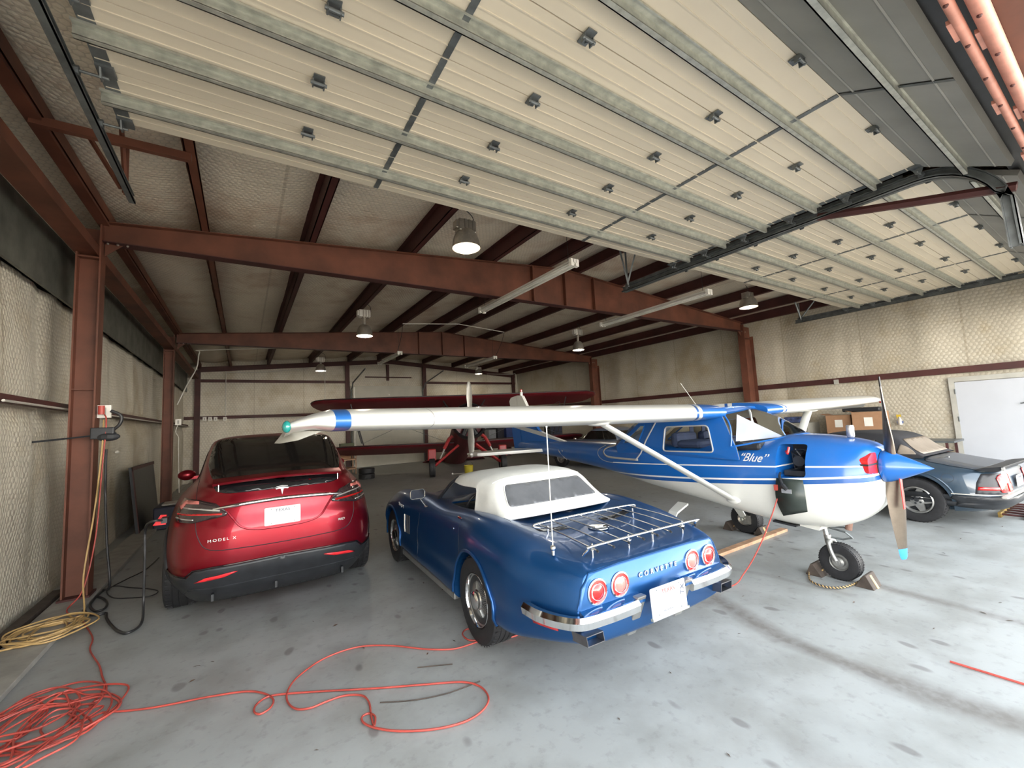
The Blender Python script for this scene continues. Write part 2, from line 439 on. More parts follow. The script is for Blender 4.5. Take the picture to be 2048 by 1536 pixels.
# walls ---------------------------------------------------------
M_insL = insul('wall insulation left', (1, 2), (.64, .60, .50), 1.83, .060)
M_insR = insul('wall insulation right', (1, 2), (.54, .495, .40), 1.83, .085)
M_insB = insul('wall insulation back', (0, 2), (.66, .61, .50), 1.83, .10)
M_insC = insul('roof insulation', (0, 1), (.84, .76, .62), 1.9, .065, (.32, .16, .07), wr=1)
M_metal = mat('grey wall sheet', (.13, .135, .115), .55, .4, .35, 4)
def grid_wall(name, mt, fn, nu, nv):
    vs = [fn(i/nu, j/nv) for i in range(nu+1) for j in range(nv+1)]
    fs = [(i*(nv+1)+j, (i+1)*(nv+1)+j, (i+1)*(nv+1)+j+1, i*(nv+1)+j+1) for i in range(nu) for j in range(nv)]
    m_ = MB().add(vs, fs); return m_.obj(name, mt, smooth=60)
def fn_left(u, v):
    y = -.1+u*(YB+.1); z = v*3.52
    fold = noise.noise((y*2.6, 3.1, z*.35))*.075+noise.noise((y*6, 7.1, z*.6))*.028
    bulge = .12*sin(pi*min(1, v*1.05))*(.6+.4*noise.noise((y*.8, 1, z*.6)))
    g = .05*math.exp(-((z-2.12)/.12)**2)
    foot = .10*max(0, 1-v*6)
    return (XL-.02+bulge*.8+fold*.7-g+foot*.5-.02, y, z)
struct(grid_wall('wall_left', M_insL, fn_left, 170, 44))
m_ = MB()
m_.box((XL+.06, -.1, 3.46), (XL+.09, YB, 4.16))
o = MB().box((XL+.0, -.1, 4.16), (XL+.03, YB, 4.75)).obj('wall_left_top', M_insL); struct(o)
o = m_.obj('wall_left_upper', M_metal); struct(o)
def fn_right(u, v):
    y = -.1+u*(YB+.1); z = v*4.75
    fold = noise.noise((y*2.0, 13.1, z*.3))*.045+noise.noise((y*5, 17.1, z*.5))*.02
    g = .05*math.exp(-((z-2.40)/.10)**2)
    pan = .035*abs(sin(pi*(y+100.3)/1.83))**.5
    return (XR+.05-fold-pan+g, y, z)
struct(grid_wall('wall_right', M_insR, fn_right, 170, 44))
def fn_back(u, v):
    x = XL-.1+u*(XR-XL+.2); z = v*5.3
    fold = noise.noise((x*2.0, 23.1, z*.3))*.04
    return (x, YB+.03-fold-.03*abs(sin(pi*(x+100)/1.83))**.5, z)
struct(grid_wall('wall_back', M_insB, fn_back, 120, 30))
# front wall: header above the doors and jambs
M_front = mat('front wall sheet', (.10, .105, .10), .6, .2, .3, 4)
m_ = MB(); m_.box((XL-.1, -.2, 3.95), (XR+.1, -.12, 5.35)); m_.box((XL-.1, -.2, 0), (-1.30, -.12, 3.95)); m_.box((12.85, -.2, 0), (XR+.1, -.12, 3.95))
struct(m_.obj('wall_front', M_front))

# roof ----------------------------------------------------------
PX = [-1.47, -.49, .81, 2.39, 4.0, 5.34, 6.26, 7.6, 9.21, 10.79, 12.1, 13.07]
edges = [XL-.2]+PX+[XR+.2]
vs, fs = [], []
NY = 150
for k in range(len(edges)-1):
    a, b = edges[k], edges[k+1]; n0 = len(vs); NU = 10
    for i in range(NU+1):
        x = a+(b-a)*i/NU
        for j in range(NY+1):
            y = -.2+(YB+.4)*j/NY; sag = .07*sin(pi*i/NU)*(1+.4*noise.noise((x, y*.8, 5)))
            wv = .012*noise.noise((x*1.2, y*7, 2))*sin(pi*i/NU)
            vs.append((x, y, zr(x)+.265-sag+wv))
    for i in range(NU):
        for j in range(NY): p = n0+i*(NY+1)+j; fs.append((p, p+1, p+NY+2, p+NY+1))
struct(MB().add(vs, fs).obj('ceiling', M_insC, smooth=60))
# roof sheet above keeps daylight out
m_ = MB()
m_.add([(XL-.4, -.3, zr(XL)+.34), (XC, -.3, zr(XC)+.36), (XC, YB+.3, zr(XC)+.36), (XL-.4, YB+.3, zr(XL)+.34)], [(0,1,2,3)])
m_.add([(XR+.4, -.3, zr(XR)+.34), (XC, -.3, zr(XC)+.36), (XC, YB+.3, zr(XC)+.36), (XR+.4, YB+.3, zr(XR)+.34)], [(0,1,2,3)])
struct(m_.obj('roof_sheet', M_galvd))
M_slab = M_galvd
m_ = MB(); m_.box((XL-.25, -.2, 0), (XL-.18, YB+.2, 5.3)); m_.box((XR+.18, -.2, 0), (XR+.25, YB+.2, 5.3)); m_.box((XL-.25, YB+.15, 0), (XR+.25, YB+.2, 5.5))
struct(m_.obj('wall_outer_cladding', M_slab))

# steel frame ---------------------------------------------------
def dark(i): return M_rustd
for i, x in enumerate(PX):
    zb = zr(x)+.005; s = 1 if x < XC else -1
    m_ = MB(); Ys, Ye = -.1, YB
    m_.box((x-.006, Ys, zb), (x+.006, Ye, zb+.25)); 
    m_.box((x-.006 if s > 0 else x-.09, Ys, zb), (x+.09 if s > 0 else x+.006, Ye, zb+.008)); m_.box((x+.082*s-.004, Ys, zb), (x+.085*s+.004, Ye, zb+.022))
    m_.box((x-.075 if s > 0 else x, Ys, zb+.242), (x if s > 0 else x+.075, Ye, zb+.25))
    if i == 0: m_.box((x-.03, Ys, zb-.03), (x+.075, Ye, zb+.16))
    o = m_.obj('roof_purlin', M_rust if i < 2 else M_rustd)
    nth = ['outermost on the left above the columns', 'second from the left wall', 'third from the left wall', 'fourth from the left, beside the nearest bell lamp', 'fifth from the left wall', 'left of the two along the ridge', 'right of the two along the ridge', 'first one right of the ridge pair', 'second one right of the ridge pair', 'third from the right wall', 'second from the right wall', 'tight along the top of the right wall'][i]
    tag(o, 'red steel purlin, '+nth, 'purlin', 'roof purlins')
# eave channel lying under the strip of light on the left
m_ = MB(); m_.box((-1.68, -.1, 3.97), (-1.47, YB, 4.06)); m_.box((-1.475, -.1, 3.955), (-1.465, YB, 4.075))
tag(m_.obj('eave_beam', M_rust), 'red brown steel eave channel running along the top of the left wall', 'beam')
def column(x_in, x_out, y, label):
    s = 1 if x_out > x_in else -1; r = empty('steel_column', ((x_in+x_out)/2, y, 0)); c = (x_in+x_out)/2; tag(r, label, 'column', 'hangar columns')
    a, b = sorted((x_in-c, x_out-c))
    MB().box((a, -.006, .045 if s < 0 else 0), (b, .006, 4.3)).obj('web', M_rust, r)
    MB().box((x_in-c-.008, -.10, .045 if s < 0 else 0), (x_in-c+.008, .10, 4.34)).obj('flange', M_rust, r)
    MB().box((x_out-c-.008, -.10, .045 if s < 0 else 0), (x_out-c+.008, .10, 4.0)).obj('flange', M_rust, r)
    MB().box((a, -.09, 3.92), (b, .09, 3.935)).box((a, -.09, 2.35), (b, -.075, 2.36)).obj('stiffener', M_rust, r)
    MB().box((a-.03, -.13, 0), (b+.03, .13, .02)).obj('base_plate', M_rustd, r, loc=(0, 0, .045 if s < 0 else 0))
    return r
column(-1.45, -1.65, Y1, 'nearest left steel column with hanging cords, beside the red car')
column(-1.49, -1.68, Y2, 'left steel column further back, seen behind the red car')
column(12.82, 13.30, Y1, 'right steel column above the parked aeroplane cabin')
column(12.78, 13.20, Y2, 'right steel column at the tip of the dark red biplane wing')
def rafter(y, label):
    r = empty('roof_rafter', (XC, y, 4.15)); tag(r, label, 'rafter', 'roof rafters')
    xa, xb = -1.45-XC, 12.84-XC; zb = 0.0
    T = [(xa, zr(-1.45)-4.15), (0, zr(XC)-4.15), (xb, zr(12.84)-4.15)]
    MB().prism([(xa, zb), (xb, zb), T[2], T[1], T[0]], -.006, .006, 'y').obj('web', M_rust, r)
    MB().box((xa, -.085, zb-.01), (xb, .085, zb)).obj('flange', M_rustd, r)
    for p, q in ((T[0], T[1]), (T[1], T[2])):
        MB().prism([p, q, (q[0], q[1]-.01), (p[0], p[1]-.01)], -.085, .085, 'y').obj('flange', M_rust, r)
    for dx in (-.85, 0, .85):
        MB().box((dx-.012, -.09, .01), (dx+.012, .09, zr(XC+dx)-4.16)).obj('splice_plate', M_rust, r)
    for x in (xa+.02, xb-.06): MB().prism([(0, 0), (.16, 0), (0, -.16)] if x < 0 else [(0, 0), (-.16, 0), (0, -.16)], -.004, .004, 'y', M=Matrix.Translation((x if x < 0 else x+.04, 0, -.01))).obj('haunch_gusset', M_rust, r)
    for sx_ in (-1, 1):
        for k in range(3): MB().sphere((sx_*(abs(xa)-.09*k-.05), -.04, -.018), .014, 8, 5).obj('bolt', M_zinc, r)
    return r
rafter(Y1, 'nearer red oxide tapered steel rafter spanning the hangar')
rafter(Y2, 'further red oxide tapered steel rafter spanning the hangar')
# back wall frame
r = empty('end_rafter', (XC, YB-.12, 0)); tag(r, 'dark red steel end rafter against the back wall', 'rafter')
T = [(-1.5, 4.22), (XC, 4.80), (13.1, 4.22)]
for p, q in ((T[0], T[1]), (T[1], T[2])): MB().prism([(p[0]-XC, p[1]-.0), (q[0]-XC, q[1]), (q[0]-XC, q[1]+.2), (p[0]-XC, p[1]+.2)], -.02, .02, 'y').obj('half_beam', M_rustd, r)
def bar(name, a, b, label, cat, group=None, mt=None):
    o = MB().box([min(a[i], b[i]) for i in range(3)], [max(a[i], b[i]) for i in range(3)]).obj(name, mt or M_rustd); tag(o, label, cat, group); return o
YG = YB-.14
bar('wall_girt', (-1.55, YG, 3.84), (4.0, YG+.08, 3.95), 'upper dark red girt on the back wall left of the roll-up door', 'girt', 'wall girts')
bar('wall_girt', (7.7, YG, 3.84), (13.1, YG+.08, 3.95), 'upper dark red girt on the back wall right of the roll-up door', 'girt', 'wall girts')
bar('wall_girt', (-1.9, YG, 2.40), (4.0, YG+.08, 2.52), 'middle dark red girt on the back wall carrying the white outlet boxes', 'girt', 'wall girts')
bar('wall_girt', (7.7, YG, 2.40), (13.1, YG+.08, 2.52), 'middle dark red girt on the back wall behind the biplane wing', 'girt', 'wall girts')
bar('wall_girt', (XL+.10, 0, 2.13), (XL+.16, YB-.2, 2.21), 'dark girt half sunk in the left wall insulation', 'girt', 'wall girts', M_rustd)
bar('wall_girt', (XR-.06, 3.0, 2.32), (XR+.02, YB-.2, 2.46), 'dark red girt along the right wall, left of the white door frame', 'girt', 'wall girts')
bar('wall_girt', (XR-.06, -.1, 2.32), (XR+.02, 3.0, 2.46), 'dark red girt along the right wall, above the white door', 'girt', 'wall girts')
for x, l in ((-1.50, 'left corner of the back wall'), (3.95, 'left of the roll-up door'), (7.62, 'right of the roll-up door'), (12.95, 'right corner of the back wall')):
    bar('wall_post', (x-.09, YG-.06, 0), (x+.09, YG+.02, 4.3 if abs(x-XC) > 4 else 4.7), 'dark red steel post at the '+l, 'post', 'back wall posts')
bar('wall_post', (5.74, YG-.02, 3.98), (5.86, YG+.04, 4.75), 'short dark red hanger post above the roll-up door', 'post')
# roll-up sectional door in the back wall
M_dsec = mat('cream door panels', (.46, .44, .37), .45, 0, .08, 2)
r = empty('door_1', (5.8, YB-.10, 0)); struct(r)
for k in range(6):
    z0 = k*.62; m_ = MB().box((-1.72, -.025, z0+.004), (1.72, .02, z0+.616))
    for q in range(1, 4): m_.box((-1.72, -.030, z0+q*.155-.004), (1.72, -.024, z0+q*.155+.004))
    m_.obj('door_section', M_dsec, r)
MB().cyl((.05, -.03, 3.3), (.05, -.05, 3.3), .03).obj('door_lock', M_zinc, r)
def cdoor_track(x, s, label):
    r = empty('door_track', (x, YB-.22, 0)); tag(r, label, 'door track', 'roll-up door tracks')
    pts = [(0, 0, 0.05), (0, 0, 3.55)]+[(0, -.35*sin(a), 3.55+.35*(1-cos(a))) for a in [radians(15*k) for k in range(1, 6)]]+[(0, -2.6, 4.15)]
    MB().tube(pts, .028, 6).obj('rail', M_galvd, r)
cdoor_track(4.10, 1, 'dark curved track at the left side of the back roll-up door'); cdoor_track(7.50, -1, 'dark curved track at the right side of the back roll-up door')
o = MB().cyl((4.22, YB-.24, .1), (4.22, YB-.24, 3.65), .045, 10).obj('downpipe', M_white); 
tag(o, 'white upright pipe beside the back roll-up door', 'pipe')
o = MB().cyl((4.7, YB-.3, 4.12), (6.9, YB-.3, 4.12), .025, 10).obj('spring_shaft', M_rustd); tag(o, 'thin dark shaft above the back roll-up door', 'shaft')

# white door in the right wall
M_jamb = mat('door jamb grey', (.40, .39, .35), .5, 0, .12, 5)
M_door = mat('white door', (.47, .49, .53), .42, 0, .03, 2)
pj0 = onx(1900, 768, XR-.02); pj1 = onx(2048, 745, XR-.02)
r = empty('door_2', (XR-.05, 0, 0)); struct(r)
DY0, DY1, DZ = 1.30, 2.42, 2.10
MB().box((-.02, DY1, 0), (.06, DY1+.09, DZ+.13)).box((-.02, DY0-.09, 0), (.06, DY0, DZ+.13)).box((-.02, DY0, DZ+.03), (.06, DY1, DZ+.13)).obj('door_frame', M_jamb, r)
dl = MB().box((-.01, DY0, .02), (.03, DY1, DZ+.02)).obj('door_leaf', M_door, r, bevel=.004)
for z in (.3, 1.25, 1.86): MB().cyl((-.02, DY1+.005, z), (-.02, DY1+.005, z+.11), .012).obj('hinge', M_galvd, dl)
MB().cyl((-.01, DY0+.10, 1.62), (-.06, DY0+.10, 1.62), .02).tube([(-.06, DY0+.10, 1.62), (-.07, DY0+.22, 1.60)], .012).obj('door_handle', M_galvd, dl)
MB().box((-.03, DY0+.03, 1.42), (-.01, DY0+.11, 1.54)).obj('door_lock', M_blackm, dl)

# ================================================================ OVERHEAD DOORS
ZD = 4.115
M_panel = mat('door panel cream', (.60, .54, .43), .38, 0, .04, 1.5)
M_panel_shade = mat('door panel shaded tone', (.24, .24, .22), .55, 0, .15, 1.5, bmp=.1)  # same cream panel, shade of the tilted section painted into its colour
rows = [(3.97, 3.42), (3.42, 2.85), (2.85, 2.27), (2.27, 1.69), (1.69, 1.08)]
def hinge_mb(p, s=1):
    m_ = MB(); x, y, z = p
    m_.box((x-.035, y-.055, z-.008), (x+.035, y+.055, z)); m_.box((x-.038, y-.02, z-.05), (x-.030, y+.02, z)); m_.box((x+.030, y-.02, z-.05), (x+.038, y+.02, z))
    m_.cyl((x-.05, y-.012, z-.035), (x+.05, y-.012, z-.035), .012, 10); m_.cyl((x-.015, y+.03, z-.014), (x-.015, y+.03, z), .010, 6); m_.cyl((x+.02, y+.03, z-.014), (x+.02, y+.03, z), .010, 6)
    return m_
def big_door(x0, x1, side, label, cols, stiles):
    R = empty('overhead_door', ((x0+x1)/2, 2.2, ZD)); cx = (x0+x1)/2; tag(R, label, 'overhead door', 'overhead doors raised under the roof')
    def put(mb, name, mt, par=None, **k):
        mb.v = [(x-cx, y-2.2, z-ZD) for x, y, z in mb.v]; return mb.obj(name, mt, par or R, **k)
    for k, (ya, yb) in enumerate(rows):
        m_ = MB(); m_.box((x0, yb+.004, ZD), (x1, ya-.004, ZD+.05))
        w_ = (ya-yb)
        for q in (.12, .30, .48, .66, .84):
            y = yb+w_*q; m_.box((x0+.01, y-.004, ZD-.006), (x1-.01, y+.004, ZD+.001))
        put(m_, 'door_section', M_panel)
    # two sections on the bend, sloping towards the opening
    d = Vector((0, -.68, -.375)).normalized(); n = Vector((0, -d.z, d.y)); 
    A = Vector((0, 1.08, ZD)); ln = .665
    def quad(a, ln, d, mt, name):
        nn = Vector((0, -d.z, d.y)); nn = nn if nn.z > 0 else -nn
        m_ = MB(); b = a+d*ln
        p = [(x0, a.y, a.z), (x1, a.y, a.z), (x1, b.y, b.z), (x0, b.y, b.z)]
        q = [(c[0], c[1]+nn.y*.05, c[2]+nn.z*.05) for c in p]
        m_.add(p+q, [(0,1,2,3),(7,6,5,4),(0,4,5,1),(1,5,6,2),(2,6,7,3),(3,7,4,0)])
        for f_ in (.15, .5, .85):
            c = a+d*(ln*f_); m_.box((x0+.01, c.y-.005, c.z-.007), (x1-.01, c.y+.005, c.z+.004))
        return put(m_, name, mt)
    quad(A, ln, d, M_panel_shade, 'door_section')
    # struts
    def strut(y, z, tilt=0):
        m_ = MB(); e0, e1 = x0-.03, x1+.01
        m_.box((e0, y-.004, z-.062), (e1, y+.004, z)); m_.box((e0, y-.004, z-.065), (e1, y+.032, z-.058)); m_.box((e0, y+.025, z-.065), (e1, y+.032, z-.045)); m_.box((e0, y-.05, z-.004), (e1, y+.005, z-.001))
        m_.box((e0, y-.055, z-.016), (e1, y-.047, z-.001))
        return put(m_, 'strut', M_galv)
    for y in (3.67, 3.10, 2.55, 1.98, 1.42): strut(y, ZD-.004)
    c = A+d*(ln*.55); strut(c.y, c.z-.004)
    for x in stiles:
        m_ = MB()
        for ya, yb in rows: m_.box((x-.022, yb+.01, ZD-.009), (x+.022, ya-.01, ZD-.001))
        b = A+d*ln
        m_.add([(x-.018, A.y, A.z-.009), (x+.018, A.y, A.z-.009), (x+.018, b.y, b.z-.009), (x-.018, b.y, b.z-.009), (x-.018, A.y, A.z), (x+.018, A.y, A.z), (x+.018, b.y, b.z), (x-.018, b.y, b.z)], [(0,1,2,3),(4,5,6,7),(0,1,5,4),(2,3,7,6)])
        put(m_, 'stile', M_galvd)
    for x in cols:
        for y in (3.42, 2.85, 2.27, 1.69, 1.08): put(hinge_mb((x, y, ZD-.006)), 'hinge', M_galvd)
    for y in (3.95, 3.42, 2.85, 2.27, 1.69, 1.08):
        for x, s in ((x0, -1), (x1, 1)):
            m_ = MB(); m_.box((min(x, x-s*.09), y-.05, ZD-.02), (max(x, x-s*.09), y+.05, ZD-.002)); m_.prism([(-.05, 0), (.05, 0), (.02, -.075), (-.02, -.075)], 0, .01, 'x', M=Matrix.Translation((x-s*.02, y, ZD-.005)))
            m_.cyl((x-s*.06, y, ZD-.06), (x+s*.10, y, ZD-.06), .009, 8); m_.cyl((x+s*.075, y, ZD-.06), (x+s*.10, y, ZD-.06), .028, 12)
            put(m_, 'roller_bracket', M_galvd)
    for x, s in ((x0, -1), (x1, 1)):
        m_ = MB(); m_.box((min(x, x-s*.08), 1.1, ZD-.004), (max(x, x-s*.08), 3.96, ZD-.001)); put(m_, 'end_cap', M_galvd)
    return R
big_door(-.80, 5.74, 0, 'nearer raised sectional overhead door of cream panels, directly overhead', [.41, 1.78, 3.15, 4.54], [1.08, 3.81])
big_door(6.04, 12.50, 1, 'further raised sectional overhead door of cream panels, towards the right wall', [7.2, 8.5, 9.85, 11.2], [7.85, 10.5])
def track(x, label, sides, arm=True, end=5.13):
    R = empty('overhead_door_track', (x, end, ZD-.06)); tag(R, label, 'door track', 'overhead door tracks')
    def prof(mb, dx):
        pts = [(dx, 0, 0)]+[(dx, y-end, 0) for y in (3, 1.5, 1.15)]
        for k in range(1, 9):
            a = radians(k*10); pts.append((dx, 1.15-end-.60*sin(a), -.60*(1-cos(a))))
        pts.append((dx, .55-end, -.95)); return pts
    for s in sides:
        dx = s*.045; pts = prof(None, 0)
        m_ = MB()
        def strip(w0, w1, h0, h1):
            vs = []; n = len(pts)
            for i, p in enumerate(pts):
                a = Vector(pts[max(i-1, 0)]); b = Vector(pts[min(i+1, n-1)]); d = (b-a).normalized(); nn = Vector((0, -d.z, d.y)); nn = nn if nn.z > .0 or abs(d.y) < .3 else -nn
                for ww, hh in ((w0, h0), (w1, h0), (w1, h1), (w0, h1)): vs.append(Vector(p)+Vector((ww, 0, 0))+nn*hh)
            fs = [(0,1,2,3), tuple(4*(n-1)+j for j in (3,2,1,0))]+[(4*i+j, 4*i+(j+1) % 4, 4*i+4+(j+1) % 4, 4*i+4+j) for i in range(n-1) for j in range(4)]
            m_.add(vs, fs)
        strip(s*.01, s*.014, -.04, .04); strip(s*.014, s*.06, -.044, -.034); strip(s*.014, s*.05, .034, .044); strip(s*.052, s*.06, -.044, -.02)
        m_.obj('rail', M_galvd, R)
    MB().box((-.008, -3.9, .03), (.004, -.05, .10)).obj('stiffening_angle', M_galvd, R)
    # hanger: two angle irons up to the purlins
    h_ = zr(x)-ZD+.20
    m_ = MB(); m_.tube([(0, -.10, 0), (0, -.10, h_)], .022, 4).tube([(-.02, -.14, .02), (-.28, -.14, h_)], .020, 4).tube([(.0, -.06, 0), (.03, -.5, h_)], .018, 4)
    m_.obj('hanger', M_rust if x < 0 else M_galvd, R)
    if arm: MB().tube([(0, 2.02-end, -.01), (.03, .50-end, -.40)], .045, 6).obj('brace', M_rustd, R)
    return R
track(-.95, 'left end door track hanging beside the left wall', [1], arm=False)
track(5.89, 'middle door track between the two raised overhead doors', [-1, 1])
track(12.66, 'right end door track along the right wall', [-1], arm=False)
# cross bar that carries the left track
o = MB().box((-1.47, 4.66, 4.33), (-.43, 4.72, 4.40)).box((-1.47, 4.655, 4.325), (-.43, 4.675, 4.345)).obj('hanger_bar', M_rust)
tag(o, 'short rusty crossbar between the two left purlins carrying the door track', 'bar')
# header at the front opening
R = empty('door_header', (5.8, .1, 3.6)); tag(R, 'orange painted steel header with two bolted tubes, upper right corner', 'door header')
def tubeline(yy, zz, r_, nm, ph):
    m_ = MB().cyl((-7.4, yy-.1, zz-3.6), (7.4, yy-.1, zz-3.6), r_, 14); o = m_.obj(nm, M_brick, R, smooth=40)
    b0 = MB().sphere((0, 0, 0), .011, 8, 5).obj('bolt', M_rustd, R)
    for k in range(30):
        b = b0 if k == 0 else b0.copy(); b.location = (-6.0+k*.42+ph, yy-.1+.2*r_, zz-3.6-r_*.98); b.parent = R
        if k: C.objects.link(b)
    for k in range(14):
        x = -7.0+k*1.05+ph; MB().box((x-.09, yy-.1+r_*.8, zz-3.6-.012), (x+.09, yy-.1+r_+.014, zz-3.6+.012)).obj('clip', M_brick, R)
tubeline(.345, 3.60, .022, 'lower_tube', 0); tubeline(.268, 3.60, .034, 'upper_tube', .2)
MB().box((-7.4, -.20, .06), (7.4, .14, .08)).box((-7.4, -.21, .06), (7.4, -.19, .40)).obj('plate', M_rust, R)
# dark brush seal above the tubes
MB().box((-7.4, .10, .27), (7.4, .44, .29)).obj('weather_strip', M_blackm, R)

# ================================================================ VEHICLE HELPERS
def paint(name, col, rough=.28, coat=1.0, metal=.15):
    m, t, b = newmat(name); co = coord(t)
    nz = noi(t, co, 1.5, 5); dust = ramp(t, noi(t, co, 4, 6, .7), [(.45, 0), (.8, 1)])
    c = mix(t, mth(t, 'MULTIPLY', dust, .035), col, (.30, .28, .25)); L(t, c, b.inputs['Base Color'])
    b.inputs['Roughness'].default_value = rough; b.inputs['Metallic'].default_value = metal
    b.inputs['Coat Weight'].default_value = coat; b.inputs['Coat Roughness'].default_value = .05
    return m
M_tglass = mat('tinted glass', (.012, .011, .010), .06, 0, .2, 3)
M_lens = mat('red lens', (.42, .012, .012), .12, 0, .15, 20, coat=.6)
M_lensp = mat('pale red lens', (.55, .16, .14), .12, 0, .15, 20, coat=.6)
M_refl = mat('red reflector', (.85, .03, .04), .2, 0, .1, 30)
M_smoke = mat('smoked lamp cover', (.030, .018, .020), .08, 0, .2, 8, coat=.5)
M_silver = mat('silver letters', (.72, .72, .70), .25, .7, .05, 20)
M_plate = mat('licence plate white', (.62, .64, .68), .35, 0, .04, 12)
M_ink = mat('plate ink', (.06, .07, .10), .5, 0, .1, 12)
M_inkr = mat('plate red ink', (.60, .07, .05), .5, 0, .1, 12)
M_steel = mat('wheel silver', (.34, .34, .33), .38, .75, .15, 9)
M_rear = Matrix(((1,0,0,0),(0,0,-1,0),(0,1,0,0),(0,0,0,1)))
def rearM(x, y, z): return frame((x, y, z), (1, 0, 0), (0, 0, 1))
def leftM(x, y, z): return frame((x, y, z), (0, -1, 0), (0, 0, 1))
def rightM(x, y, z): return frame((x, y, z), (0, 1, 0), (0, 0, 1))
def tire_prof(r, rim, w_):
    h = w_/2
    return [(rim*.98, -h*.75), (rim*1.03, -h*.92), ((r+rim)/2, -h*1.0), (r*.955, -h*.93), (r*.985, -h*.78), (r, -h*.6), (r, -h*.45), (r*.985, -h*.43), (r*.985, -h*.38), (r, -h*.36), (r, -h*.06), (r*.985, -h*.04), (r*.985, h*.04), (r, h*.06), (r, h*.36), (r*.985, h*.38), (r*.985, h*.43), (r, h*.45), (r, h*.6), (r*.985, h*.78), (r*.955, h*.93), ((r+rim)/2, h), (rim*1.03, h*.92), (rim*.98, h*.75)]
def wheel(root, x, y, r, w_, rim, side, style='plain', steer=0, mt=None):
    m_ = MB(); m_.lathe(tire_prof(r, rim, w_), 48, 'x', close=True)
    for k in range(44):                                        # tread blocks
        a = 2*pi*k/44
        for s in (-1, 1): m_.box((s*w_*.24-.0, -.006, r*.985), (s*w_*.40, .010, r+.003), M=Matrix.Rotation(a, 4, 'X'))
    t_ = m_.obj('wheel', M_black, root, smooth=35, loc=(x, y, r)); t_.rotation_euler = (0, 0, steer)
    s = side
    mt = mt or M_steel
    MB().lathe([(rim*.98, -w_*.38), (rim*.98, w_*.38), (rim*.90, w_*.33), (rim*.90, -w_*.33)], 40, 'x', close=True).obj('rim', mt, t_, smooth=35)
    f = s*w_*.30
    if style == 'rally':
        MB().lathe([(rim*1.0, f+s*.028), (rim*.98, f+s*.034), (rim*.945, f+s*.02), (rim*.93, f+s*.0)], 48, 'x').obj('trim_ring', M_chrome, t_, smooth=50)
        m_ = MB(); m_.lathe([(rim*.95, f+s*.004), (rim*.55, f+s*.006), (rim*.34, f+s*.02), (rim*.30, f+s*.02)], 48, 'x')
        m_.obj('hubcap', M_blackm, t_, smooth=40)
        m_ = MB()
        for k in range(54):
            a = 2*pi*k/54; m_.tube([(f+s*.018, rim*.36*cos(a), rim*.36*sin(a)), (f+s*.006, rim*.62*cos(a), rim*.62*sin(a)), (f-s*.004, rim*.88*cos(a), rim*.88*sin(a))], .0017, 4)
        m_.obj('fins', M_steel, t_)
        MB().lathe([(rim*.34, f), (rim*.34, f+s*.045), (rim*.27, f+s*.058), (rim*.12, f+s*.062), (.001, f+s*.062)], 32, 'x').lathe([(rim*.36, f+s*.012), (rim*.38, f+s*.02), (rim*.34, f+s*.028)], 32, 'x').obj('centre_cap', M_chrome, t_, smooth=40)
    elif style == 'star':
        m_ = MB(); m_.lathe([(rim*.98, f+s*.02), (rim*.90, f+s*.028), (rim*.80, f-s*.01)], 40, 'x'); m_.lathe([(rim*.44, f-s*.03), (rim*.44, f), (rim*.36, f+s*.012), (.001, f+s*.012)], 30, 'x')
        for k in range(5):
            a = 2*pi*k/5+.3; 
            m_.prism([(-.055, rim*.30), (.055, rim*.30), (.030, rim*.86), (-.030, rim*.86)], f-s*.03, f+s*.002, 'x', M=Matrix.Rotation(a, 4, 'X'))
            m_.prism([(-.10, rim*.80), (.10, rim*.80), (.06, rim*.90), (-.06, rim*.90)], f-s*.03, f, 'x', M=Matrix.Rotation(a, 4, 'X'))
        m_.obj('spokes', mt, t_, smooth=40)
        m_ = MB()
        for k in range(5): a = 2*pi*k/5; m_.cyl((f+s*.008, rim*.26*cos(a), rim*.26*sin(a)), (f+s*.016, rim*.26*cos(a), rim*.26*sin(a)), .014, 10)
        m_.lathe([(.028, f+s*.012), (.022, f+s*.03), (.001, f+s*.03)], 16, 'x').obj('lug_nuts', M_blackm, t_)
        MB().lathe([(rim*.86, f-s*.06), (.001, f-s*.06)], 30, 'x').obj('brake_disc', M_blackm, t_)
    elif style == 'aero':
        MB().lathe([(rim*.95, f-s*.02), (rim*.5, f), (.001, f)], 30, 'x').obj('brake_disc', M_blackm, t_)
    else:
        MB().lathe([(rim*.98, f), (rim*.86, f-s*.02), (rim*.60, f-s*.02), (rim*.52, f+s*.012), (rim*.30, f+s*.02), (rim*.26, f+s*.035), (.001, f+s*.035)], 32, 'x').obj('hub', mt, t_, smooth=40)
    return t_
def licence(root, x, y, z, w_=.305, h_=.152, ink=None, ang=0, small=None):
    pl = MB().prism(rounded([(-w_/2, -h_/2), (w_/2, -h_/2), (w_/2, h_/2), (-w_/2, h_/2)], .012), -.002, .002, 'y').obj('licence_plate', M_plate, root, loc=(x, y, z))
    pl.rotation_euler = (ang, 0, 0)
    text('plate_lettering', 'TEXAS', .036, ink or M_ink, pl, rearM(0, -.003, h_*.30), .001, space=1.05, sx=1.15)
    if small: text('plate_lettering', small, .055, M_ink, pl, rearM(-w_*.36, -.003, -.02), .001)
    m_ = MB()
    for sx_ in (-1, 1):
        for sz in (-1, 1): m_.cyl((sx_*w_*.32, -.001, sz*h_*.40), (sx_*w_*.32, -.005, sz*h_*.40), .004, 8)
    m_.obj('plate_screws', M_galvd, pl)
    return pl

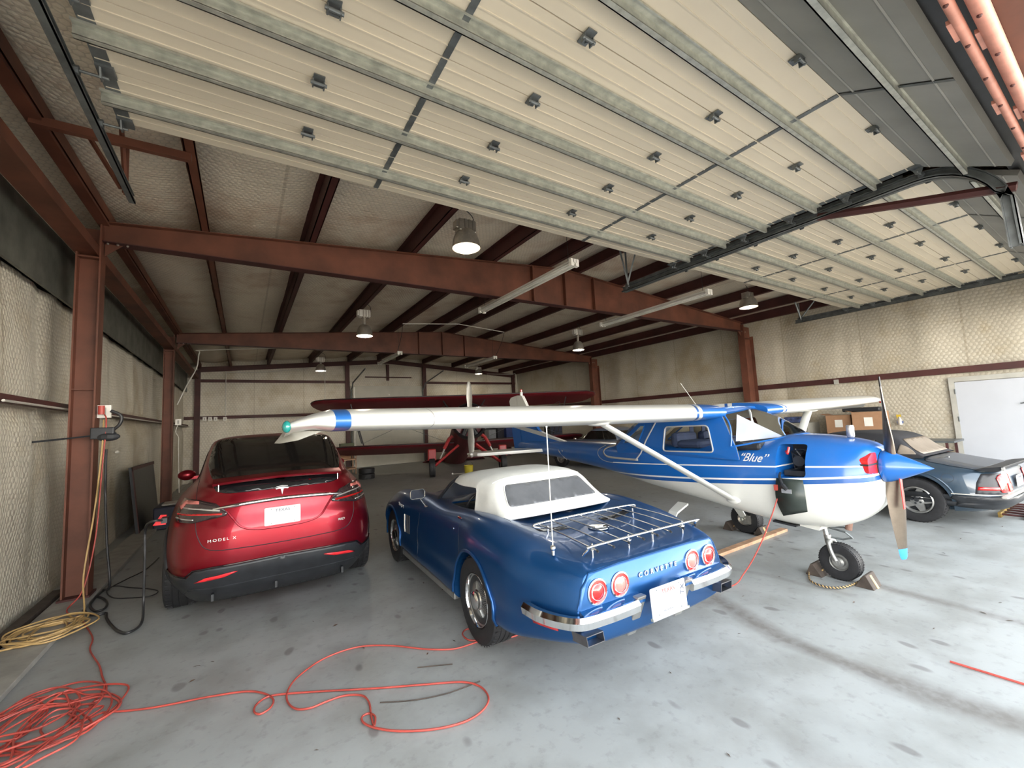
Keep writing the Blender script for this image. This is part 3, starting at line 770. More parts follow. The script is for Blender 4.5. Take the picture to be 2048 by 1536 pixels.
# ================================================================ RED ELECTRIC CAR
def red_car():
    R = empty('electric_car', (.327, 5.769, 0), -.005)
    tag(R, 'dark red crossover car with black rear glass, charging beside the left wall', 'car')
    P = paint('deep red paint', (.235, .003, .013), .30, .35, .70)
    lv = [(.20, -.80, 3.70, .86, 5), (.34, -.97, 3.84, .93, 5), (.42, -1.02, 3.92, .965, 5.2), (.53, -1.075, 3.96, .985, 5.2), (.70, -1.09, 3.94, .995, 5), (.88, -1.085, 3.80, .985, 4.6), (1.0, -1.06, 3.45, .96, 4.2), (1.10, -1.045, 2.95, .92, 3.9), (1.18, -1.02, 2.65, .85, 3.8), (1.255, -.985, 2.45, .785, 3.9), (1.29, -.90, 2.35, .755, 4.1), (1.33, -.84, 2.25, .735, 4.3), (1.45, -.62, 2.0, .70, 4.6), (1.58, -.32, 1.65, .665, 4.8), (1.67, -.06, 1.25, .63, 4.8), (1.71, .15, 1.0, .56, 4.5), (1.735, .40, .8, .40, 4), (1.745, .55, .65, .15, 3)]
    body = zloft(lv, 128, 6).obj('body', P, R, smooth=50)
    arch = []
    for y in (0, 2.965):
        for s in (-1, 1): arch.append(MB().cyl((s*.62, y, .36), (s*1.2, y, .36), .43, 40))
    cut(body, arch)
    bv = bvh_of(body); dy = lambda n, p, m, **k: drape(n, p, 'y', -1, bv, m, R, **k)
    # black lower cladding as its own part around the tail and sills
    low = [(-.985, .51), (-.74, .50), (-.69, .56), (-.55, .575), (.0, .585), (.55, .575), (.69, .56), (.74, .50), (.985, .51), (.96, .36), (.80, .215), (-.80, .215), (-.96, .36)]
    dy('bumper_cladding', low, M_blackm, off=.006, thick=.014, maxlen=.05)
    m_ = MB(); seam(m_, [(-.76, .325), (-.73, .375), (-.68, .39), (.68, .39), (.73, .375), (.76, .325)], 'y', -1, bv, .012, .012); m_.obj('diffuser_edge', M_blackm, R)
    m_ = MB(); seam(m_, [(-.995, .52), (-.75, .51), (-.69, .57), (-.55, .585), (0, .595), (.55, .585), (.69, .57), (.75, .51), (.995, .52)], 'y', -1, bv, .006, .012); m_.obj('cladding_edge', M_blackg, R)
    for x in (-.55, -.05, .55): MB().box((x-.01, -1.0, .27), (x+.01, -.93, .33)).obj('underbody_bracket', M_blackm, R)
    for s in (-1, 1):
        dy('reflector', [(s*.68, .462), (s*.60, .500), (s*.40, .520), (s*.36, .520), (s*.46, .488)], M_refl, off=.016, thick=.006)
    g = [(-.575, 1.315), (-.63, 1.45), (-.615, 1.60), (-.575, 1.69), (-.45, 1.705), (.45, 1.705), (.575, 1.69), (.615, 1.60), (.63, 1.45), (.575, 1.315)]
    dy('rear_glass', rounded(g, .04), M_tglass, off=.004, thick=.005, maxlen=.05)
    dy('rear_glass_lower', rounded([(-.57, 1.30), (-.54, 1.225), (-.45, 1.205), (.45, 1.205), (.54, 1.225), (.57, 1.30)], .03), M_blackg, off=.004, thick=.004, maxlen=.05)
    # spoiler
    vs = []; n = 30
    for i in range(n+1):
        u = -.565+1.13*i/n; q = (u/.565)**2; y0 = -.985+.05*q; z0 = 1.328-.028*q
        vs += [(u, y0, z0), (u, y0+.012, z0-.022), (u, -.80, 1.325-.012*q), (u, -.80, 1.355-.02*q), (u, y0+.03, z0+.012)]
    fs = [(5*i+j, 5*i+(j+1) % 5, 5*i+5+(j+1) % 5, 5*i+5+j) for i in range(n) for j in range(5)]+[(0,1,2,3,4), tuple(5*n+j for j in (4,3,2,1,0))]
    MB().add(vs, fs).obj('spoiler', P, R, smooth=40)
    for s in (-1, 1): MB().box((s*.515-.003, -.995, 1.235), (s*.515+.003, -.985, 1.295)).obj('glass_edge_clip', M_chrome, R)
    # tail lamps
    lp = [(.44, 1.045), (.53, 1.125), (.66, 1.155), (.80, 1.155), (.845, 1.08), (.85, .985), (.84, .965), (.70, .965), (.62, .985), (.53, 1.0), (.45, 1.015)]
    for s in (-1, 1):
        o = dy('tail_lamp', [(s*u, z) for u, z in lp], M_smoke, off=.006, thick=.010, maxlen=.04)
        rb = dy('lamp_upper_lens', [(s*u, z) for u, z in [(.66, 1.145), (.80, 1.145), (.835, 1.08), (.80, 1.07), (.77, 1.115), (.66, 1.12)]], M_lensp, off=.014, thick=.004, maxlen=.04); rb.parent = o
        m_ = MB(); seam(m_, [(s*.50, 1.060), (s*.64, 1.080), (s*.78, 1.085)], 'y', -1, bv, .008, .014); q = m_.obj('light_bar', M_silver, o)
        m_ = MB(); seam(m_, [(s*.70, .990), (s*.845, .995)], 'y', -1, bv, .006, .014); m_.obj('light_bar', M_silver, o)
        m_ = MB(); seam(m_, [(s*.48, 1.03), (s*.66, 1.035), (s*.83, 1.03)], 'y', -1, bv, .010, .012); m_.obj('lamp_band', M_lens, o)
    # panel gaps
    M_gap = M_blackm
    m_ = MB(); lid = spl([(-.62, 1.69, 0), (-.66, 1.57, 0), (-.70, 1.32, 0), (-.695, 1.16, 0), (-.69, 1.0, 0), (-.66, .84, 0), (-.57, .735, 0), (-.30, .715, 0), (0, .71, 0), (.30, .715, 0), (.57, .735, 0), (.66, .84, 0), (.69, 1.0, 0), (.695, 1.16, 0), (.70, 1.32, 0), (.66, 1.57, 0), (.62, 1.69, 0)], 5)
    seam(m_, [(p.x, p.y) for p in lid], 'y', -1, bv, .004, -.001); m_.obj('tailgate_gap', M_gap, R)
    # niche for the plate, raised rim
    m_ = MB(); nl = spl([(-.46, 1.07, 0), (-.40, .985, 0), (-.33, .90, 0), (-.20, .862, 0), (0, .855, 0), (.20, .862, 0), (.33, .90, 0), (.40, .985, 0), (.46, 1.07, 0)], 5)
    seam(m_, [(p.x, p.y) for p in nl], 'y', -1, bv, .010, .002); m_.obj('plate_niche_rim', P, R, smooth=40)
    m_ = MB(); nl = [(-.55, 1.078, 0), (-.36, 1.098, 0), (-.18, 1.108, 0), (0, 1.112, 0), (.18, 1.108, 0), (.36, 1.098, 0), (.55, 1.078, 0)]
    pts = []
    for p in spl(nl, 5): h_ = cast(bv, (p.x, p.y), 'y', -1, .012); pts.append(h_)
    rr = [.006+.013*min(1, (1-abs(p.x)/.56)*4) for p in pts]
    m_.tube(pts, rr, 8); m_.obj('chrome_garnish', M_chrome, R, smooth=60)
    # emblem: swept T
    Tm = cast(bv, (0, 1.185), 'y', -1, .006)
    m_ = MB(); m_.prism([(-.058, .022), (-.03, .030), (0, .032), (.03, .030), (.058, .022), (.050, .012), (.030, .016), (.012, .014), (0, -.042), (-.012, .014), (-.030, .016), (-.050, .012)], -.004, .003, 'y', M=Matrix.Translation(Tm) @ Matrix.Rotation(-.18, 4, 'X'))
    m_.prism([(-.05, .036), (0, .042), (.05, .036), (.05, .039), (0, .046), (-.05, .039)], -.004, .003, 'y', M=Matrix.Translation(Tm) @ Matrix.Rotation(-.18, 4, 'X'))
    m_.obj('emblem', M_steel, R)
    yb = cast(bv, (-.48, .815), 'y', -1, .004); text('badge_lettering', 'MODEL X', .034, M_silver, R, frame((yb.x, yb.y-.004, .815), (1, -.06, 0), (0, 0, 1)), .002, space=1.4, sx=1.15)
    yb = cast(bv, (.53, .83), 'y', -1, .004); text('badge_lettering', '90D', .030, M_silver, R, frame((yb.x, yb.y-.004, .83), (1, .10, 0), (0, 0, 1)), .002, shear=.3, sx=1.3)
    licence(R, 0, -1.105, .962, .305, .165, small=None)
    # side glass and mirrors
    for s, nm in ((-1, 'x'), (1, 'x')):
        drape('side_glass', rounded([(-.25, 1.30), (.10, 1.56), (1.0, 1.62), (1.6, 1.50), (2.2, 1.22), (2.1, 1.20)], .05), 'x', s, bv, M_tglass, R, off=.004, thick=.004, maxlen=.12)
        mm = MB().sphere((s*1.03, 2.0, 1.20), .10, 16, 10, sc=(1.1, .6, .75)).box((min(s*.88, s*1.0), 1.97, 1.14), (max(s*.88, s*1.0), 2.03, 1.18)).obj('door_mirror', P, R, smooth=60)
        for y in (.55, 1.55): m_ = MB(); seam(m_, [(y, .35), (y, 1.25)], 'x', s, bv, .004, -.001); m_.obj('door_gap', M_gap, R)
    for s in (-1, 1):
        for y in (0, 2.965):
            wheel(R, s*.855, y, .36, .275, .255, s, 'aero')
            m_ = MB(); m_.tube([cast(bv, (y+.45*cos(a), .36+.45*sin(a)), 'x', s, .004) for a in [radians(k) for k in range(-5, 190, 8)]], .022, 8); m_.obj('wheel_arch_trim', M_blackm, R, smooth=50)
    # opened charge flap = corner of the lamp, with the plug in it
    fl = MB().prism([(-.085, -.055), (.01, -.06), (.015, .03), (-.03, .035)], -.015, .015, 'y', M=Matrix.Translation((-.955, -.52, .99))).obj('charge_flap', M_refl, R)
    MB().box((-.965, -.66, .965), (-.92, -.55, 1.01)).obj('charge_socket', M_blackm, R)
    return R
red_car()

# ================================================================ BLUE CONVERTIBLE
def blue_car():
    R = empty('convertible_car', (2.417, 3.085, 0), -.041)
    tag(R, 'metallic blue classic convertible with white soft top and chrome luggage rack', 'car')
    P = paint('metallic blue paint', (.007, .068, .215), .32, .30, .65)
    S = [(-1.13, [(0,.80),(.35,.80),(.575,.785),(.635,.71),(.675,.60),(.665,.50),(.60,.40),(0,.38)]),
         (-1.115, [(0,.817),(.35,.817),(.595,.803),(.655,.72),(.695,.60),(.68,.49),(.60,.385),(0,.36)]),
         (-.85, [(0,.845),(.35,.845),(.645,.862),(.765,.78),(.81,.62),(.79,.47),(.70,.33),(0,.30)]),
         (-.5, [(0,.870),(.36,.872),(.685,.925),(.84,.82),(.88,.64),(.87,.46),(.79,.27),(0,.22)]),
         (0, [(0,.89),(.38,.895),(.70,.972),(.855,.85),(.89,.66),(.885,.46),(.80,.24),(0,.2)]),
         (.4, [(0,.89),(.38,.89),(.67,.945),(.81,.85),(.84,.66),(.86,.45),(.80,.22),(0,.18)]),
         (1.0, [(0,.88),(.38,.88),(.65,.90),(.785,.84),(.82,.66),(.845,.45),(.79,.22),(0,.18)]),
         (1.6, [(0,.91),(.35,.90),(.66,.92),(.80,.83),(.835,.66),(.85,.45),(.79,.22),(0,.18)]),
         (2.15, [(0,.89),(.35,.86),(.665,.93),(.84,.83),(.87,.66),(.865,.48),(.79,.24),(0,.2)]),
         (2.55, [(0,.84),(.35,.79),(.66,.90),(.845,.79),(.88,.64),(.865,.48),(.78,.26),(0,.22)]),
         (2.95, [(0,.74),(.35,.69),(.61,.79),(.79,.70),(.84,.58),(.82,.46),(.72,.30),(0,.26)]),
         (3.30, [(0,.62),(.33,.60),(.54,.62),(.67,.58),(.72,.52),(.69,.45),(.6,.36),(0,.33)]),
         (3.44, [(0,.54),(.3,.53),(.48,.52),(.58,.50),(.62,.48),(.59,.45),(.5,.42),(0,.41)])]
    body = loft(S, 7, 7).obj('body', P, R, smooth=42)
    cu_ = [MB().cyl((s*.60, y, .335), (s*1.1, y, .335), .375, 44) for y in (0, 2.489) for s in (-1, 1)]
    cu_.append(MB().prism(rounded([(-.60, .10), (.60, .10), (.56, 1.22), (-.56, 1.22)], .1), .42, 1.4, 'z'))
    cut(body, cu_)
    bv = bvh_of(body); dy = lambda n, p, m, **k: drape(n, p, 'y', -1, bv, m, R, **k)
    # rear panel edge highlight ridge
    m_ = MB(); seam(m_, [(-.695, .60), (-.655, .72), (-.595, .800), (-.35, .812), (.35, .812), (.595, .800), (.655, .72), (.695, .60)], 'y', -1, bv, .007, .0); m_.obj('tail_panel_edge', P, R, smooth=50)
    M_ring = M_chrome
    for x, inner in ((-.545, 0), (-.355, 1), (.355, 1), (.545, 0)):
        q = MB().lathe([(.078, -1.128), (.078, -1.140), (.070, -1.143), (.068, -1.136)], 32, 'y', M=Matrix.Translation((x, 0, .685))).obj('tail_lamp', M_ring, R, smooth=40)
        MB().lathe([(.068, -1.136), (.052, -1.139), (.050, -1.136)], 32, 'y', M=Matrix.Translation((x, 0, .685))).obj('lens_outer', M_lens, q, smooth=40)
        MB().lathe([(.052, -1.138), (.050, -1.146), (.046, -1.146)], 32, 'y', M=Matrix.Translation((x, 0, .685))).obj('lens_ring', M_chrome, q, smooth=40)
        MB().lathe([(.047, -1.142), (.030, -1.152), (.001, -1.156)], 32, 'y', M=Matrix.Translation((x, 0, .685))).obj('lens', M_lensp if inner else M_lens, q, smooth=40)
    text('badge_lettering', 'CORVETTE', .044, M_silver, R, rearM(0, -1.136, .700), .002, space=1.9, sx=1.05, bold=.0008)
    # chrome quarter bumpers with reflected lamps on the shelf above
    for s in (-1, 1):
        pts = [(s*.885, -.80, .560), (s*.875, -.95, .562), (s*.82, -1.09, .560), (s*.72, -1.185, .553), (s*.55, -1.205, .550), (s*.38, -1.208, .550), (s*.26, -1.200, .548)]
        sp = spl(pts, 6); vs = []; n = len(sp)
        for i, p in enumerate(sp):
            a, b = sp[max(i-1, 0)], sp[min(i+1, n-1)]; d = (b-a).normalized(); o_ = Vector((d.y, -d.x, 0)); 
            if o_.y > .2 or (abs(o_.y) <= .2 and o_.x*s < 0): o_ = -o_
            for hh, ww in ((.030, -.05), (.036, -.01), (.012, .012), (-.030, .004), (-.040, -.015), (-.030, -.05)): vs.append(p+Vector((0, 0, hh))+o_*ww)
        fs = [(6*i+j, 6*i+(j+1) % 6, 6*i+6+(j+1) % 6, 6*i+6+j) for i in range(n-1) for j in range(6)]+[tuple(range(6)), tuple(6*(n-1)+j for j in range(6))]
        MB().add(vs, fs).obj('bumper', M_chrome, R, smooth=35)
        MB().prism([(-1.20, .60), (-1.15, .60), (-1.02, .34), (-1.08, .32)], min(s*.27, s*.19), max(s*.27, s*.19), 'x').obj('bumper_bracket', M_steel, R, bevel=.008)
        # exhaust outlets
        vs = [(x_, y_, z_) for y_, z0 in ((-.95, .40), (-1.20, .43)) for x_, z_ in ((s*.565, z0), (s*.695, z0), (s*.705, z0+.06), (s*.575, z0+.06))]
        m_ = MB().add(vs, [(0,1,5,4),(1,2,6,5),(2,3,7,6),(3,0,4,7),(0,1,2,3)]); o = m_.obj('exhaust_outlet', mat('sooty chrome', (.16, .16, .17), .3, .8, .3), R); so = o.modifiers.new('wall', 'SOLIDIFY'); so.thickness = .006
        drape('side_marker', [(-.98, .455), (-.80, .455), (-.80, .490), (-.98, .490)], 'x', s, bv, M_lens, R, off=.006, thick=.008)
        MB().prism([(-1.12, .605), (-1.19, .578), (-1.19, .560), (-1.12, .560)], min(s*.20, s*.685), max(s*.20, s*.685), 'x').obj('bumper_shelf', paint('glossy blue shelf', (.008, .085, .27), .12, 1, .5), R)
        # wheel arch lips
        for y in (0, 2.489):
            m_ = MB(); pts = []
            for k in range(-30, 212, 8):
                a = radians(k); q = cast(bv, (y+.385*cos(a), .335+.385*sin(a)), 'x', s, .004)
                if q.z > .25 and abs(q.x) > .6: pts.append(Vector((s*max(abs(q.x), .84), q.y, q.z)) if k < 100 or True else q)
            m_.tube(pts, .014, 8); m_.obj('wheel_arch_lip', P, R, smooth=60)
        m_ = MB(); m_.box((min(s*.80, s*.86), .42, .20), (max(s*.80, s*.86), 2.06, .26)); m_.obj('rocker_moulding', M_steel, R, bevel=.01)
        # front fender gills and door seam
        for k in range(4):
            m_ = MB(); seam(m_, [(1.93-.05*k, .70), (1.90-.05*k, .50)], 'x', s, bv, .010, .002); m_.obj('fender_gill', M_blackm if k % 2 else M_chrome if k == 0 else M_blackm, R)
        m_ = MB(); seam(m_, [(.38, .93), (.30, .70), (.36, .30)], 'x', s, bv, .003, -.001); seam(m_, [(1.46, .90), (1.50, .60), (1.44, .28)], 'x', s, bv, .003, -.001); m_.obj('door_gap', M_blackm, R)
        m_ = MB().cyl((s*.80, .48, .80), (s*.826, .48, .80), .013, 12); m_.obj('door_lock', M_chrome, R)
        m_ = MB(); q = cast(bv, (.43, .895), 'x', s, .003); m_.sphere(q, .03, 10, 6, sc=(.25, 1.8, .5)); m_.obj('door_handle', M_chrome, R)
    text('badge_lettering', 'Stingray', .065, M_silver, R, frame((-.875, 2.02, .80), (0, -1, 0), (-.10, 0, 1)), .002, shear=.35)
    # deck details
    m_ = MB()
    for pl in ([(-.55, -.28), (.55, -.28)], [(-.60, -.20), (-.58, .06)], [(.60, -.20), (.58, .06)]): seam(m_, pl, 'z', 1, bv, .003, -.001)
    m_.obj('deck_gap', M_blackm, R)
    for x in (-.33, .33): drape('deck_vent', [(x-.15, -.44), (x+.15, -.44), (x+.15, -.36), (x-.15, -.36)], 'z', 1, bv, M_blackg, R, off=.002, thick=.003)
    MB().lathe([(.085, .878), (.085, .884), (.075, .886), (.001, .886)], 32, 'z', M=Matrix.Translation((0, -.56, -.008))).obj('fuel_lid', M_chrome, R, smooth=40)
    m_ = MB().prism([(-.05, .01), (0, .03), (.05, .01), (.04, -.01), (0, -.02), (-.04, -.01)], .876, .886, 'z', M=Matrix.Translation((0, -.56, 0))); m_.obj('fuel_lid_emblem', M_silver, R)
    # luggage rack
    rk = empty('luggage_rack', (0, 0, 0)); rk.parent = R; zr0, zr1 = .950, .905
    bpy.data.objects.remove(rk, do_unlink=True)
    m_ = MB(); m_.tube(spl([(-.545, -1.02, .870), (-.53, -1.06, .915), (-.46, -1.075, .935), (.46, -1.075, .935), (.53, -1.06, .915), (.545, -1.02, .870)], 5), .0085, 8)
    m_.tube(spl([(-.50, -.47, .930), (-.47, -.43, .955), (.47, -.43, .955), (.50, -.47, .930)], 5), .0085, 8)
    for k in range(8):
        x = -.485+.97*k/7; m_.tube([(x, -.43, .950), (x, -.75, .935), (x, -1.09, .905)], .006, 8)
    rack = m_.obj('luggage_rack', M_chrome, R, smooth=50)
    for x in (-.45, -.12, .12, .45):
        MB().cyl((x, -1.0, .80), (x, -1.0, .925), .0075, 8).cyl((x, -1.0, .885), (x, -1.0, .893), .02, 10).obj('rack_post', M_chrome, rack)
    for x in (-.45, .45): MB().cyl((x, -.50, .85), (x, -.50, .945), .0075, 8).obj('rack_post', M_chrome, rack)
    for k in range(8): x = -.485+.97*k/7; MB().cyl((x, -1.085, .908), (x, -1.10, .900), .008, 8).obj('rack_tip', M_blackm, rack)
    # whip antenna
    m_ = MB().cyl((-.665, -.86, .86), (-.662, -.86, 1.70), .0035, 6).sphere((-.662, -.86, 1.70), .007, 8, 5); q = m_.obj('antenna', M_white, R)
    MB().sphere((-.665, -.86, .905), .020, 12, 8).cyl((-.665, -.86, .86), (-.665, -.86, .905), .012, 10).obj('antenna_base', M_chrome, q, smooth=60)
    # plate in a holder
    pl = licence(R, -.02, -1.225, .545, .335, .185, M_inkr, 0); pl.rotation_euler = (-.06, .0, 0)
    text('plate_lettering', 'TX', .050, M_ink, pl, frame((.135, -.004, .03), (.15, 0, 1), (-1, 0, .15)), .001)
    text('plate_lettering', 'ANTIQUE AUTO', .016, M_ink, pl, rearM(0, -.003, -.062), .0005)
    MB().prism([(-.175, -.098), (.175, -.098), (.175, -.084), (-.175, -.084)], -.012, .01, 'y').obj('plate_holder', M_galv, pl)
    # soft top -----------------------------------------------------
    M_can = mat('white canvas', (.66, .66, .62), .75, 0, .05, 10, bmp=.15)
    st = [(-.10, [(0,.925),(.30,.925),(.555,.93),(.60,.93),(.61,.93),(.615,.93)]),
          (.0, [(0,1.0),(.30,1.0),(.50,.99),(.575,.965),(.60,.94),(.615,.91)]),
          (.12, [(0,1.105),(.30,1.10),(.48,1.08),(.55,1.04),(.585,.98),(.61,.90)]),
          (.24, [(0,1.198),(.30,1.195),(.475,1.17),(.545,1.11),(.585,1.02),(.62,.90)]),
          (.30, [(0,1.222),(.30,1.218),(.475,1.19),(.545,1.13),(.585,1.02),(.625,.90)]),
          (.40, [(0,1.238),(.30,1.233),(.475,1.207),(.55,1.15),(.585,1.04),(.63,.90)]),
          (.47, [(0,1.243),(.30,1.238),(.475,1.213),(.535,1.185),(.56,1.155),(.57,1.13)]),
          (.80, [(0,1.245),(.30,1.24),(.48,1.215),(.54,1.18),(.56,1.14),(.575,1.12)]),
          (1.05, [(0,1.215),(.30,1.21),(.47,1.19),(.52,1.165),(.54,1.14),(.55,1.125)])]
    fs_ = [s[0] for s in st]; rows = []; NF = 60
    for i in range(NF+1):
        f = fs_[0]+(fs_[-1]-fs_[0])*i/NF
        pts = [Vector((interp(fs_, [s[1][k][0] for s in st], f), interp(fs_, [s[1][k][1] for s in st], f), 0)) for k in range(6)]
        if f > .50: # side edge sweeps up to the header
            pass
        half = spl(pts, 4); full = [(-p.x, p.y) for p in half[::-1]]+[(p.x, p.y) for p in half[1:]]
        rows.append([(x_, f, z_) for x_, z_ in full])
    n = len(rows[0]); vs = [p for r in rows for p in r]
    fc = [(i*n+j, i*n+j+1, (i+1)*n+j+1, (i+1)*n+j) for i in range(NF) for j in range(n-1)]
    def keep(f):
        c = sum((Vector(vs[i]) for i in f), Vector())/len(f)
        return not (abs(c.x) > .50 and c.y > .42+.0 and c.z < 1.205-.45*max(0, .55-c.y)*0+(0 if c.y > .42 else 9) and c.z < 1.16-.0)
    top = MB().add(vs, fc).obj('soft_top', M_can, R, smooth=50); so = top.modifiers.new('thickness', 'SOLIDIFY'); so.thickness = .012; so.offset = 1
    tb = bvh_of(top)
    win = rounded([(-.50, .995), (.50, .995), (.43, 1.165), (-.43, 1.165)], .04)
    drape('rear_window', win, 'y', -1, tb, mat('clear vinyl window', (.10, .105, .115), .16, 0, .25, 3), R, off=.014, thick=.003, maxlen=.05)
    m_ = MB(); seam(m_, win, 'y', -1, tb, .006, .014, True); m_.obj('window_binding', M_can, R)
    m_ = MB(); m_.tube([cast(tb, (x_, .285), 'z', 1, .012) for x_ in [-.50+.05*k for k in range(21)]], .005, 6); m_.obj('top_piping', M_can, R)
    # windscreen and cockpit
    m_ = MB()
    for s in (-1, 1): m_.tube([(s*.62, 1.42, .90), (s*.56, 1.15, 1.11), (s*.52, 1.04, 1.175)], .016, 8)
    m_.tube([(-.52, 1.04, 1.175), (0, 1.07, 1.20), (.52, 1.04, 1.175)], .014, 8); m_.obj('windscreen_frame', M_blackm, R)
    gm, t, b = newmat('clear glass'); b.inputs['Transmission Weight'].default_value = 1; b.inputs['Roughness'].default_value = 0; b.inputs['Base Color'].default_value = (.80, .84, .84, 1); b.inputs['IOR'].default_value = 1.05
    globals()['M_glass'] = gm
    MB().add([(-.61, 1.42, .90), (0, 1.52, .91), (.61, 1.42, .90), (.51, 1.05, 1.17), (0, 1.09, 1.195), (-.51, 1.05, 1.17)], [(0, 1, 4, 5), (1, 2, 3, 4)]).obj('windscreen', gm, R, smooth=60)
    M_int = mat('dark blue vinyl', (.015, .022, .045), .5, 0, .2, 8)
    for s in (-1, 1):
        MB().box((s*.31-.22, .25, .42), (s*.31+.22, .80, .60)).box((s*.31-.21, .16, .5), (s*.31+.21, .30, .98)).obj('seat', M_int, R, bevel=.05)
    MB().box((-.56, 1.05, .60), (.56, 1.22, .88)).obj('dashboard', M_blackm, R, bevel=.03)
    sw = MB().tube([Vector((-.31+.17*cos(a), .93-.05*sin(a), .86+.16*sin(a))) for a in [2*pi*k/28 for k in range(28)]], .012, 8, closed=True).obj('steering_wheel', M_blackm, R, smooth=60)
    MB().box((-.345, .905, .78), (-.275, .93, .80)).box((-.325, .90, .80), (-.318, .915, .99)).box((-.302, .90, .80), (-.295, .915, .99)).box((-.325, .90, .985), (-.295, .915, .995)).obj('wheel_spoke', M_silver, sw)
    mr = MB().prism(rounded([(-.075, -.045), (.075, -.045), (.075, .045), (-.075, .045)], .03), -.012, .02, 'y', M=Matrix.Translation((-.93, 1.18, 1.035))).obj('door_mirror', M_blackg, R)
    m_ = MB(); m_.tube([Vector((-.93+p[0], 1.165, 1.035+p[1])) for p in rounded([(-.077, -.047), (.077, -.047), (.077, .047), (-.077, .047)], .03)], .005, 6, closed=True); m_.obj('mirror_rim', M_chrome, mr)
    MB().tube([(-.90, 1.19, .99), (-.84, 1.19, .90)], .008, 8).sphere((-.835, 1.19, .895), .02, 10, 6, sc=(1, 1.4, .5)).obj('mirror_stalk', M_chrome, mr)
    for s in (-1, 1):
        for y in (0, 2.489): wheel(R, s*.745, y, .335, .215, .205, s, 'rally')
    MB().box((-.74, -.10, .28), (.74, .10, .38)).box((-.74, 2.4, .28), (.74, 2.58, .38)).obj('axle', M_blackm, R)
    return R
blue_car()

